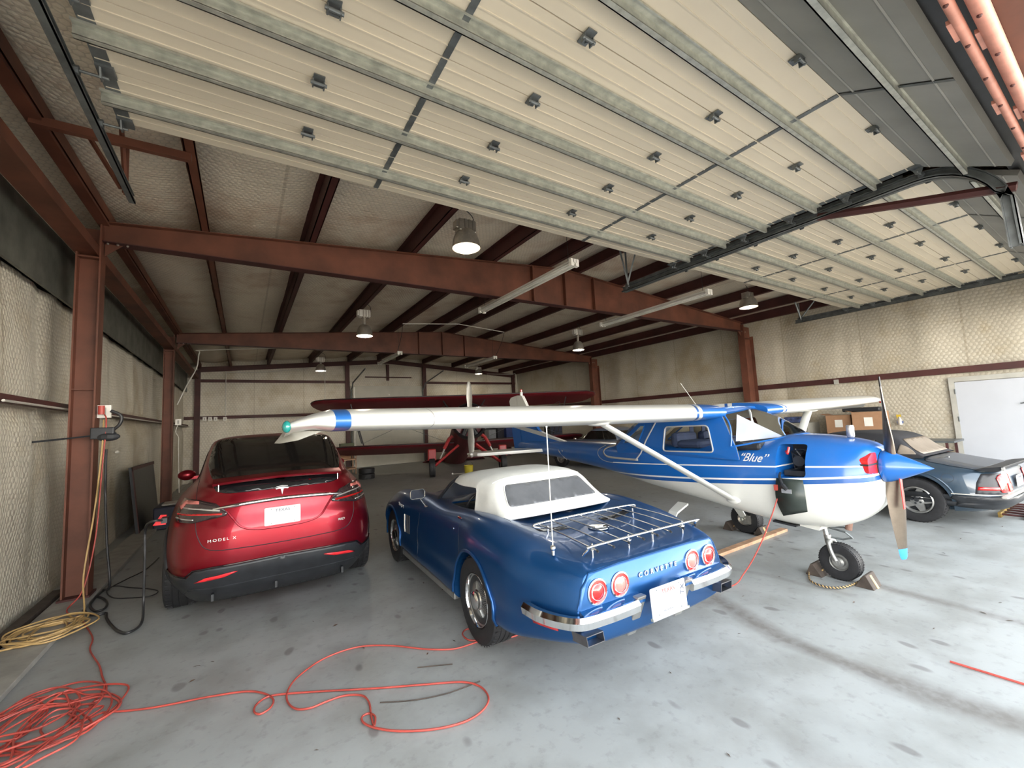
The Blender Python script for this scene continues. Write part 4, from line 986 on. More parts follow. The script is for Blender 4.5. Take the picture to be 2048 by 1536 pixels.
# ================================================================ HIGH-WING LIGHT AEROPLANE
def aeroplane():
    R = empty('light_aeroplane', (5.131, 3.39, 0), -radians(181.67))
    tag(R, 'blue and white high-wing light aeroplane, side cowl flap hanging open', 'aeroplane')
    BL = (.008, .11, .40); WH = (.66, .66, .62)
    def livery():
        m, t, b = newmat('blue over white paint'); co = coord(t); s = N(t, 'ShaderNodeSeparateXYZ'); L(t, co, s.inputs[0]); y, z = s.outputs[1], s.outputs[2]
        lo = mth(t, 'ADD', mth(t, 'ADD', .94, mth(t, 'MULTIPLY', y, .055)), mth(t, 'MULTIPLY', mth(t, 'MULTIPLY', y, y), .013))
        up = mth(t, 'ADD', 1.098, mth(t, 'MULTIPLY', y, .044))
        g = lambda a, b_: mth(t, 'GREATER_THAN', a, b_)
        def band(c, w_): return mth(t, 'LESS_THAN', mth(t, 'ABSOLUTE', mth(t, 'SUBTRACT', z, c)), w_)
        c = mix(t, g(z, mth(t, 'SUBTRACT', lo, .052)), WH, (.012, .09, .32))
        c = mix(t, g(z, mth(t, 'ADD', lo, 0)), c, BL)
        c = mix(t, band(lo, .010), c, (.72, .75, .76)); 
        upb = mth(t, 'MULTIPLY', band(up, .007), mth(t, 'GREATER_THAN', y, -1.2)); c = mix(t, upb, c, (.72, .75, .76))
        d = ramp(t, noi(t, co, 3, 6, .7), [(.5, 0), (.85, 1)]); c = mix(t, mth(t, 'MULTIPLY', d, .12), c, (.3, .28, .25))
        L(t, c, b.inputs['Base Color']); b.inputs['Roughness'].default_value = .32; b.inputs['Coat Weight'].default_value = .6; b.inputs['Coat Roughness'].default_value = .12
        return m
    LV = livery()
    B_ = paint('aeroplane blue', BL, .32, .6, 0); W_ = paint('aeroplane white', WH, .34, .5, 0); Sv = paint('aeroplane grey stripe', (.40, .40, .39), .4, .3, 0)
    def sec(top, bot, w_, e=2.4, n=14):
        c, h = (top+bot)/2, (top-bot)/2; out = []
        for k in range(n+1):
            a = pi/2-pi*k/n; ca, sa = cos(a), sin(a)
            out.append((w_*max(0, ca)**(2/e) if ca > 1e-6 else 0, c+h*math.copysign(abs(sa)**(2/e), sa)))
        return out
    S = [(-4.62, sec(1.27, 1.13, .02, 2)), (-4.2, sec(1.30, 1.08, .07, 2.2)), (-3.4, sec(1.31, 1.03, .14, 2.4)), (-2.4, sec(1.315, .945, .24, 2.6)), (-1.6, sec(1.335, .88, .35, 2.8)), (-1.1, sec(1.35, .82, .43, 3)), (-.5, sec(1.35, .74, .51, 3.2)), (.2, sec(1.34, .66, .545, 3.4)), (.7, sec(1.345, .585, .55, 3.4)), (1.0, sec(1.40, .545, .54, 3.2)), (1.25, sec(1.462, .52, .52, 3.0)), (1.5, sec(1.448, .535, .485, 2.8)), (1.72, sec(1.415, .62, .43, 2.7)), (1.84, sec(1.385, .72, .38, 2.6)), (1.90, sec(1.35, .80, .33, 2.5)), (1.93, sec(1.31, .88, .26, 2.3))]
    hull = loft(S, 2, 6).obj('fuselage', LV, R, smooth=45)
    cut(hull, [MB().prism(rounded([(1.215, 1.045), (1.475, 1.06), (1.475, 1.375), (1.225, 1.375)], .04), .10, .9, 'x'),
               MB().prism(rounded([(.13, 1.10), (.33, 1.12), (.33, 1.24), (.22, 1.29), (.13, 1.29)], .03), 1.80, 2.2, 'y'), MB().prism(rounded([(-.13, 1.10), (-.33, 1.12), (-.33, 1.24), (-.22, 1.29), (-.13, 1.29)], .03), 1.80, 2.2, 'y')])
    bv = bvh_of(hull)
    # engine bay
    m_ = MB(); m_.box((.10, 1.22, 1.05), (.13, 1.47, 1.37)); m_.obj('engine_bay', M_blackm, R)
    m_ = MB(); random.seed(3)
    m_.cyl((.16, 1.36, 1.20), (.34, 1.36, 1.20), .055, 14)
    for k in range(7): m_.tube(spl([(random.uniform(.15, .35), random.uniform(1.24, 1.45), random.uniform(1.06, 1.32)) for _ in range(4)], 5), .008, 6)
    m_.box((.20, 1.25, 1.06), (.42, 1.44, 1.11)); m_.obj('engine_parts', M_blackm, R)
    MB().tube(spl([(.38, 1.27, 1.30), (.42, 1.30, 1.28), (.40, 1.31, 1.345)], 5), .012, 6).obj('red_hose', M_red, R)
    # hanging flap with a tag, and a strap over it
    vs = []; nn = 10
    for i in range(nn+1):
        t_ = i/nn; z = 1.045-.36*t_; x = .545+.075*sin(t_*pi)*1.0-.03*t_+.01; 
        vs += [(x, 1.235+.015*t_, z-.02*t_), (x, 1.475+.035*sin(t_*pi), z+.055*t_)]
    fs = [(2*i, 2*i+1, 2*i+3, 2*i+2) for i in range(nn)]
    M_flap = mat('dark green inner cowl', (.035, .045, .040), .42, .1, .3, 6)
    fo = MB().add(vs, fs).obj('cowl_flap', M_flap, R, smooth=60); so = fo.modifiers.new('t', 'SOLIDIFY'); so.thickness = .008
    MB().box((.625, 1.31, .915), (.632, 1.40, .955)).obj('data_tag', M_silver, fo)
    MB().tube(spl([(.50, 1.25, 1.09), (.58, 1.28, 1.06), (.63, 1.33, .99), (.642, 1.365, .955)], 5), [.012]*10+[.02]*6, 8).obj('latch_strap', M_blackm, fo)
    MB().box((.60, 1.24, .93), (.63, 1.265, .985)).obj('plug', M_orange, fo)
    # inlets with red plugs
    for s in (-1, 1):
        pp = rounded([(s*.12, 1.095), (s*.335, 1.115), (s*.335, 1.245), (s*.22, 1.295), (s*.12, 1.295)], .03)
        MB().prism(pp, 1.80, 1.925, 'y').obj('intake_plug', M_red, R)
        MB().box((min(s*.11, s*.345), 1.80, 1.185), (max(s*.11, s*.345), 1.93, 1.20)).obj('plug_strap', M_blackm, R)
    # propeller and spinner
    MB().lathe([(.001, 2.275), (.028, 2.225), (.070, 2.14), (.112, 2.05), (.140, 1.985), (.148, 1.94), (.140, 1.930), (.001, 1.930)], 32, 'y', M=Matrix.Translation((0, 0, 1.155))).obj('spinner', B_, R, smooth=50)
    MB().lathe([(.10, 1.90), (.145, 1.925), (.145, 1.935), (.10, 1.937)], 32, 'y', M=Matrix.Translation((0, 0, 1.155))).obj('spinner_backplate', M_blackm, R, smooth=40)
    bl = [(.02, .05, .030, 60), (.12, .055, .028, 55), (.25, .075, .020, 42), (.42, .080, .014, 30), (.60, .070, .010, 22), (.76, .055, .007, 17), (.82, .045, .006, 16), (.84, .028, .004, 16)]
    M_prop = mat('bare propeller metal', (.13, .11, .09), .38, .8, .12, 12); M_propb = mat('propeller back black', (.02, .02, .02), .6, 0, .2, 9)
    for q, (s, mt_) in enumerate(((1, M_prop), (-1, M_prop))):
        def ring(d):
            r_, c_, th, an = d; a = radians(an)*1
            out = []
            for k in range(12):
                t2 = 2*pi*k/12; xx = c_*cos(t2); yy = th*sin(t2)*(1+.4*cos(t2)); out.append((s*(xx*cos(a)-yy*sin(a)), 1.985+(xx*sin(a)+yy*cos(a)), 1.155+s*r_))
            return out
        M2 = Matrix.Translation((0, 0, 1.155)) @ Matrix.Rotation(radians(1.5), 4, 'Y') @ Matrix.Translation((0, 0, -1.155))
        vs = []; ds = bl; 
        for d in ds: vs += ring(d)
        n = len(ds); fs = [(12*i+j, 12*i+(j+1) % 12, 12*i+12+(j+1) % 12, 12*i+12+j) for i in range(n-1) for j in range(12)]+[tuple(range(12))[::-1], tuple(12*(n-1)+j for j in range(12))]
        bo = MB().add(vs, fs, 0, M2).obj('propeller_blade', mt_, R, smooth=40)
        vs = []; ds = [(.748, .057, .0085, 17), (.82, .047, .0075, 16), (.842, .030, .0055, 16)]
        for d in ds: vs += ring(d)
        fs = [(12*i+j, 12*i+(j+1) % 12, 12*i+12+(j+1) % 12, 12*i+12+j) for i in range(2) for j in range(12)]+[tuple(range(12))[::-1], tuple(24+j for j in range(12))]
        MB().add(vs, fs, 0, M2).obj('blade_tip', paint('tip blue', (.02, .22, .75), .4, .3, 0) if s < 0 else M_propb, bo, smooth=40)
        if s < 0: MB().box((-.035, 1.945, .80), (-.029, 1.955, .86)).box((-.012, 1.95, .80), (-.006, 1.96, .86)).box((-.020, 1.95, .835), (-.006, 1.96, .841)).obj('blade_marks', M_white, bo)
    # red remove-before-flight streamer over the hub
    MB().prism([(-.01, 1.19), (.045, 1.20), (.055, 1.10), (.045, .78), (.008, .78), (.0, 1.08)], 2.045, 2.05, 'y', M=Matrix.Rotation(.0, 4, 'Z')).obj('red_streamer', M_red, R)
    # cabin sides with windows
    M_lin = mat('tan cabin lining', (.33, .28, .20), .8, 0, .1, 5)
    for s in (-1, 1):
        out = [(.86, 1.20), (.84, 1.32), (.66, 1.72), (-.42, 1.72), (-.62, 1.62), (-1.08, 1.30), (-1.06, 1.20)]
        win_ = rounded([(-.145, 1.245+.02), (.575, 1.275), (.50, 1.585), (-.115, 1.575)], .05)
        rwn = rounded([(-.93, 1.345), (-.60, 1.345), (-.47, 1.60), (-.56, 1.60)], .03)
        bm = bmesh.new(); es = []
        for lp in (rounded(out, .02, 2), win_, rwn):
            vv = [bm.verts.new((0, p[0], p[1])) for p in lp]; es += [bm.edges.new((vv[a], vv[(a+1) % len(vv)])) for a in range(len(vv))]
        bmesh.ops.triangle_fill(bm, use_beauty=True, edges=es, normal=(1, 0, 0))
        def xat(y, z): return s*(min(.555, interp([-1.1, -.5, .2, .9], [.44, .515, .55, .548], y))-max(0, z-1.30)*.14)
        for v in bm.verts: v.co.x = xat(v.co.y, v.co.z)
        me = bpy.data.meshes.new('cabin_side'); bm.to_mesh(me); bm.free(); me.materials.append(B_)
        me.flip_normals() if s < 0 else None
        o = bpy.data.objects.new('cabin_side', me); C.objects.link(o); o.parent = R; so = o.modifiers.new('t', 'SOLIDIFY'); so.thickness = .014; so.offset = -1
        li = o.copy(); li.data = me.copy(); li.name = 'cabin_lining'; C.objects.link(li); li.parent = R; li.modifiers[0].thickness = .004; li.data.materials.clear(); li.data.materials.append(M_lin)
        for v in li.data.vertices: v.co.x -= s*.018
        for nm, lp in (('side_window', win_), ('rear_quarter_window', rwn)):
            m_ = MB(); m_.add([(xat(p[0], p[1]), p[0], p[1]) for p in lp], [tuple(range(len(lp)))]); g = m_.obj(nm, M_glass, o)
            m_ = MB(); m_.tube([(xat(p[0], p[1])+s*.004, p[0], p[1]) for p in lp], .009, 6, closed=True); m_.obj('window_frame', B_ if nm != 'side_window' else Sv, o)
        m_ = MB(); m_.tube([(xat(y, z)+s*.006, y, z) for y, z in ((.70, .66), (.76, 1.0), (.78, 1.27), (.64, 1.60))], .004, 6); m_.obj('door_gap', M_blackm, o) if False else None
    M_seat = mat('navy seat fabric', (.025, .035, .075), .8, 0, .2, 12)
    for s in (-1, 1): MB().box((s*.26-.20, -.02, 1.30), (s*.26+.20, .34, 1.40)).box((s*.26-.20, -.10, 1.30), (s*.26+.20, .02, 1.50)).obj('seat', M_seat, R, bevel=.06)
    MB().box((-.46, .72, 1.30), (.46, 1.05, 1.385)).obj('instrument_panel', M_blackm, R, bevel=.03)
    for s in (-1, 1): MB().box((s*.12-.035, -.03, 1.4), (s*.12+.035, -.02, 1.66)).obj('seat_belt', M_seat, R)
    MB().cyl((-.40, .60, 1.32), (-.40, .45, 1.70), .012, 8).cyl((.12, .80, 1.38), (.12, .80, 1.72), .008, 8).obj('cabin_tube', W_, R)
    # windscreen: curved clear sheet from nose deck to wing
    vs = []; nu, nv = 16, 6
    for i in range(nu+1):
        a = -1+2*i/nu; b0 = Vector((.545*a, 1.30-.52*abs(a)**2.2, 1.455-.115*abs(a)**2)); t0 = Vector((.46*a, .56+.10*a*a, 1.80-.07*a*a))
        for j in range(nv+1): t_ = j/nv; p = b0.lerp(t0, t_); p += Vector((0, .05, .03))*sin(pi*t_); vs.append(p)
    fs = [(i*(nv+1)+j, (i+1)*(nv+1)+j, (i+1)*(nv+1)+j+1, i*(nv+1)+j+1) for i in range(nu) for j in range(nv)]
    ws = MB().add(vs, fs).obj('windscreen', M_glass, R, smooth=60)
    m_ = MB(); m_.tube([vs[i*(nv+1)]+Vector((0, .005, .004)) for i in range(nu+1)], .010, 6); m_.tube([vs[j] for j in range(nv+1)], .010, 6); m_.tube([vs[nu*(nv+1)+j] for j in range(nv+1)], .010, 6)
    m_.obj('windscreen_frame', B_, ws)
    M_shade = mat('translucent sunshade', (.55, .58, .68), .6, 0, .05, 6, alpha=.75)
    MB().add([(.40, .80, 1.70), (.05, 1.10, 1.42), (.47, .80, 1.40)], [(0, 1, 2)]).obj('sunshade', M_shade, ws)
    MB().add([(.42, .82, 1.395), (.18, .95, 1.41), (.25, .90, 1.47), (.45, .80, 1.45)], [(0, 1, 2, 3)]).obj('chart', M_white, ws)
    # rear window and turtle deck
    vs = []; nu, nv = 12, 6
    for i in range(nu+1):
        a = -1+2*i/nu; b0 = Vector((.40*a, -1.40+.30*a*a, 1.325)); t0 = Vector((.50*a, -.50+.02*a*a, 1.72))
        for j in range(nv+1): t_ = j/nv; p = b0.lerp(t0, t_); p += Vector((0, 0, .03))*sin(pi*t_); vs.append(p)
    fs = [(i*(nv+1)+j, (i+1)*(nv+1)+j, (i+1)*(nv+1)+j+1, i*(nv+1)+j+1) for i in range(nu) for j in range(nv)]
    MB().add(vs, fs).obj('rear_window', M_glass, R, smooth=60)
    MB().box((-.48, -.82, 1.68), (.48, .56, 1.795)).obj('cabin_roof', B_, R, bevel=.03)
    # wing ------------------------------------------------------------
    def foil(ch, th, nse=.0):
        xs = [0, .01, .03, .07, .14, .25, .4, .6, .8, 1.0]; up = []; lo_ = []
        for x in xs:
            y = 5*th*(.2969*sqrt(x)-.126*x-.3516*x*x+.2843*x**3-.1015*x**4)
            cm = .02*(1-(2*x-.8)**2) if x < 2 else 0
            up.append((x*ch, (y+cm*.6+.01)*ch)); lo_.append((x*ch, (-y*.8+cm*.5)*ch))
        return up[::-1]+lo_[1:]
    def wing(s):
        m, t, b = newmat('wing paint'); co = coord(t); sp_ = N(t, 'ShaderNodeSeparateXYZ'); L(t, co, sp_.inputs[0]); X = mth(t, 'ABSOLUTE', sp_.outputs[0]); Yc = sp_.outputs[1]
        # curved blue root: further out towards the leading edge
        bow = mth(t, 'ADD', .30, mth(t, 'MULTIPLY', mth(t, 'MAXIMUM', mth(t, 'SUBTRACT', Yc, .10), 0), .95))
        lt = lambda a, b_: mth(t, 'LESS_THAN', a, b_)
        c = mix(t, lt(X, mth(t, 'ADD', bow, .10)), WH, (.012, .09, .32)); c = mix(t, lt(X, mth(t, 'ADD', bow, .06)), c, WH); c = mix(t, lt(X, bow), c, BL)
        st_ = mth(t, 'MULTIPLY', mth(t, 'GREATER_THAN', X, 4.50), lt(X, 4.60)); c = mix(t, st_, c, (.02, .13, .42) if s > 0 else (.28, .28, .27))
        sm = lt(mth(t, 'ABSOLUTE', mth(t, 'SUBTRACT', X, 3.92)), .003); c = mix(t, sm, c, (.25, .24, .22))
        dd = ramp(t, noi(t, co, 5, 6, .7), [(.5, 0), (.85, 1)]); c = mix(t, mth(t, 'MULTIPLY', dd, .12), c, (.3, .28, .25))
        L(t, c, b.inputs['Base Color']); b.inputs['Roughness'].default_value = .33; b.inputs['Coat Weight'].default_value = .5; b.inputs['Coat Roughness'].default_value = .15
        ss = [(0, .72, 1.56, 1.700, .135), (2.5, .65, 1.52, 1.745, .135), (4.60, .54, 1.12, 1.795, .145)]
        rows = []; N1 = 26
        for i in range(N1+1):
            u = .44+4.16*i/N1; le, ch, zc, th = [interp([a[0] for a in ss], [a[k] for a in ss], u) for k in (1, 2, 3, 4)]
            rows.append([(s*u, le-p[0], zc+p[1]) for p in foil(ch, th)])
        # drooped tip
        for k, (u, le, ch, zc, th) in enumerate([(4.72, .52, 1.10, 1.800, .10), (4.82, .49, 1.05, 1.790, .075), (4.88, .45, .98, 1.778, .05)]):
            rows.append([(s*u+s*0, le-p[0], zc+p[1]-(.05*(k+1)/3)*max(0, min(1, (p[0]/ch)*1.6))*1.2) for p in foil(ch, th)])
        n = len(rows[0]); vs = [p for r in rows for p in r]
        fs = [(i*n+j, i*n+(j+1) % n, (i+1)*n+(j+1) % n, (i+1)*n+j) for i in range(len(rows)-1) for j in range(n)]+[tuple(range(n)), tuple((len(rows)-1)*n+j for j in range(n))[::-1]]
        w_ = MB().add(vs, fs).obj('wing', m, R, smooth=50)
        # tip skirt (conical droop)
        vs = [(s*4.66, .30, 1.745), (s*4.70, -.45, 1.75), (s*4.93, -.62, 1.66), (s*4.90, -.20, 1.665), (s*4.80, .20, 1.69), (s*4.86, .10, 1.76), (s*4.86, -.5, 1.76)]
        MB().add(vs, [(0, 4, 3, 2, 1), (0, 5, 4), (5, 6, 2, 3, 4), (6, 1, 2), (0, 1, 6, 5)]).obj('wing_tip', W_, w_, smooth=50)
        MB().sphere((s*4.885, .44, 1.785), .040, 12, 8, sc=(.7, 1, 1)).obj('navigation_light', paint('green lens' if s > 0 else 'red lens wing', (.01, .22, .20) if s > 0 else (.4, .02, .02), .1, 1, 0), w_, smooth=60)
        # strut
        a = Vector((s*.53, .74, .76)); b2 = Vector((s*2.15, .42, 1.70)); d = (b2-a).normalized(); f_ = Vector((0, 1, 0)); f_ = (f_-d*f_.dot(d)).normalized(); g_ = d.cross(f_)
        vs = []
        for p in (a, b2): vs += [p+f_*.058*cos(2*pi*k/14)+g_*.022*sin(2*pi*k/14) for k in range(14)]
        MB().add(vs, [(k, (k+1) % 14, 14+(k+1) % 14, 14+k) for k in range(14)]+[tuple(range(14)), tuple(range(14, 28))]).obj('wing_strut', W_, R, smooth=50)
        MB().sphere(b2+Vector((0, -.02, -.01)), .10, 12, 8, sc=(.9, 1.5, .35)).obj('strut_fairing', W_, R, smooth=60)
        MB().sphere(a, .06, 12, 8, sc=(.5, 1.4, .8)).obj('strut_cuff', W_, R, smooth=60)
        return w_
    for s in (1, -1): wing(s)
    # tail ------------------------------------------------------------
    M_fin, t, b = newmat('fin paint'); co = coord(t); sp_ = N(t, 'ShaderNodeSeparateXYZ'); L(t, co, sp_.inputs[0]); y, z = sp_.outputs[1], sp_.outputs[2]
    q = mth(t, 'ADD', z, mth(t, 'MULTIPLY', y, .17)); c = mix(t, mth(t, 'LESS_THAN', q, .98), WH, (.012, .09, .32)); c = mix(t, mth(t, 'LESS_THAN', q, .885), c, (.45, .46, .46)); c = mix(t, mth(t, 'LESS_THAN', q, .80), c, (.012, .10, .36)); L(t, c, b.inputs['Base Color']); b.inputs['Roughness'].default_value = .35
    def slab(name, pts, th, mt_, axis='x', M=None):
        m_ = MB(); n = len(pts); cx = sum(p[0] for p in pts)/n; cz = sum(p[1] for p in pts)/n
        e = [(cx+(p[0]-cx)*.985, cz+(p[1]-cz)*.985) for p in pts]
        def P3(p, h): return (h, p[0], p[1]) if axis == 'x' else (p[0], p[1], h)
        vs = [P3(p, 0) for p in pts]+[P3(p, th) for p in e]+[P3(p, -th) for p in e]
        fs = [(i, (i+1) % n, n+(i+1) % n, n+i) for i in range(n)]+[(i, (i+1) % n, 2*n+(i+1) % n, 2*n+i) for i in range(n)]+[tuple(range(n, 2*n)), tuple(range(2*n, 3*n))]
        return m_.add(vs, fs, 0, M).obj(name, mt_, R, smooth=30)
    slab('fin', [(-2.80, 1.30), (-3.35, 1.42), (-3.70, 1.52), (-3.78, 1.60), (-4.30, 2.31), (-4.52, 2.33), (-4.45, 1.62), (-4.35, 1.22), (-3.4, 1.22)], .035, M_fin)
    slab('rudder', [(-4.53, 2.33), (-4.78, 2.30), (-4.86, 2.22), (-4.80, 2.0), (-4.80, 1.55), (-4.72, 1.12), (-4.37, 1.15), (-4.46, 1.62)], .028, M_fin)
    MB().cyl((0, -4.36, 2.31), (0, -4.36, 2.37), .032, 12).sphere((0, -4.36, 2.375), .034, 12, 8).obj('beacon_base', W_, R)
    MB().lathe([(.026, 2.395), (.026, 2.44), (.012, 2.455), (.001, 2.46)], 14, 'z', M=Matrix.Translation((0, -4.36, 0))).obj('beacon_light', M_lens, R)
    for s in (1, -1):
        slab('stabiliser', [(s*.08, -3.45), (s*1.35, -3.78), (s*1.42, -3.84), (s*1.42, -4.02), (s*.08, -4.10)], .03, W_, 'z', Matrix.Translation((0, 0, 1.13)))
        slab('elevator', [(s*.08, -4.12), (s*1.40, -4.04), (s*1.46, -4.06), (s*1.46, -4.22), (s*.90, -4.40), (s*.15, -4.42)], .02, W_, 'z', Matrix.Translation((0, 0, 1.13)))
    MB().tube([(0, -.20, 2.16), (0, .07, 1.76)], .004, 6).obj('whip_antenna', W_, R)
    MB().box((-.03, -.05, 1.78), (.03, .05, 1.84)).obj('antenna_mount', W_, R)
    # undercarriage
    for s in (1, -1):
        m_ = MB(); P0 = [(s*.42, .60), (s*.62, .52), (s*.84, .26), (s*.90, .17)]; vs = []
        for i, (x_, z_) in enumerate(P0): w2 = .075-.012*i; vs += [(x_, -w2, z_-.012), (x_, w2, z_-.012), (x_, w2, z_+.012), (x_, -w2, z_+.012)]
        m_.add(vs, [(4*i+j, 4*i+(j+1) % 4, 4*i+4+(j+1) % 4, 4*i+4+j) for i in range(3) for j in range(4)]+[(0,1,2,3), (12,13,14,15)]); m_.obj('gear_leg', W_, R)
        wheel(R, s*.95, 0, .20, .15, .10, s, 'plain'); 
        MB().lathe([(.085, s*.86), (.085, s*.885), (.001, s*.885)], 20, 'x', M=Matrix.Translation((0, 0, .20))).box((s*.86-.02, .03, .14), (s*.86+.02, .10, .26)).obj('brake', M_zinc, R)
        MB().cyl((s*.80, 0, .20), (s*.95, 0, .20), .02, 8).obj('axle', M_galv, R)
    wheel(R, 0, 1.49, .175, .125, .085, 1, 'plain')
    m_ = MB().cyl((0, 1.40, .30), (0, 1.37, .56), .022, 12).obj('nose_oleo', M_chrome, R, smooth=50)
    m_ = MB(); m_.cyl((0, 1.405, .33), (0, 1.395, .42), .032, 12)
    for s in (-1, 1): m_.tube(spl([(0, 1.405, .365), (s*.055, 1.42, .355), (s*.082, 1.45, .27), (s*.082, 1.49, .175)], 5), [.024]*6+[.020]*10, 10)
    m_.cyl((-.095, 1.49, .175), (.095, 1.49, .175), .016, 10).cyl((.085, 1.49, .175), (.10, 1.49, .175), .026, 12); m_.obj('nose_fork', M_steel, R, smooth=50)
    m_ = MB(); m_.tube([(0, 1.37, .50), (-.02, 1.55, .47), (-.04, 1.60, .42)], .010, 6).tube([(0, 1.40, .40), (-.03, 1.52, .39), (-.04, 1.60, .42)], .010, 6); m_.obj('torque_link', M_galvd, R)
    m_ = MB(); m_.box((-.06, 1.30, .50), (.08, 1.42, .54)).cyl((-.10, 1.36, .50), (.10, 1.38, .50), .018, 8).tube([(-.05, 1.38, .49), (-.12, 1.50, .49), (-.10, 1.58, .48)], .008, 6); m_.obj('steering_arms', M_galvd, R)
    m_ = MB().cyl((-.02, 1.58, .50), (-.02, 1.60, .60), .030, 12); m_.obj('exhaust_stub', mat('rusty exhaust', (.22, .13, .10), .6, .3, .3, 12), R)
    MB().prism([(1.12, .53), (1.42, .50), (1.44, .54), (1.12, .58)], -.20, .22, 'x').obj('cowl_lower_lip', W_, R)
    MB().prism(rounded([(1.02, .53), (1.25, .515), (1.25, .53), (1.02, .55)], .005), .02, .30, 'x').obj('cooling_gap', M_blackm, R)
    # markings -----------------------------------------------------------
    def onside(pts, r_, nm, mt_):
        m_ = MB(); seam(m_, pts, 'x', 1, bv, r_, 0.001); return m_.obj(nm, mt_, R)
    def band(pts, wd, nm, mt_):
        P = [Vector((p[0], p[1])) for p in pts]; a_, b_ = [], []
        for i, p in enumerate(P):
            d = (P[min(i+1, len(P)-1)]-P[max(i-1, 0)]).normalized(); nrm_ = Vector((-d.y, d.x))*wd/2; a_.append(tuple(p+nrm_)); b_.append(tuple(p-nrm_))
        return drape(nm, a_+b_[::-1], 'x', 1, bv, mt_, R, off=.003, thick=.002, maxlen=.08)
    sw1 = spl([(-1.22, 1.30, 0), (-1.38, 1.26, 0), (-1.44, 1.20, 0), (-1.38, 1.14, 0), (-1.22, 1.12, 0), (-.62, 1.12, 0)], 6)
    band([(p.x, p.y) for p in sw1], .030, 'side_stripe', Sv)
    sw2 = spl([(-1.45, 1.29, 0), (-1.58, 1.22, 0), (-1.58, 1.13, 0), (-1.45, 1.06, 0), (-1.2, 1.04, 0)], 6)
    band([(p.x, p.y) for p in sw2], .010, 'side_stripe', Sv)
    m_ = MB(); m_.tube([(.553, -.62, 1.12), (.548, -.52, 1.22), (.535, -.42, 1.40), (.505, -.26, 1.64)], .010, 6); m_.obj('side_stripe', Sv, R)
    def oncabin(name, body_, size, y, z, mt_, shear=0, sx=1, lift=.009, **k):
        o = text(name, body_, size, mt_, None, Matrix.Identity(4), .0008, shear=shear, sx=sx, **k)
        for v in o.data.vertices:
            p = cast(bv, (y+v.co.x, z+v.co.y), 'x', 1, lift+v.co.z); v.co = p
        o.parent = R; return o
    oncabin('name_lettering', '\u201cBlue\u201d', .115, .985, 1.225, M_white, .42, 1.0)
    oncabin('registration_lettering', 'N', .26, -2.75, 1.07, Sv, -.18, .9)
    # beverage can on the cowl is its own thing
    return R
aeroplane()

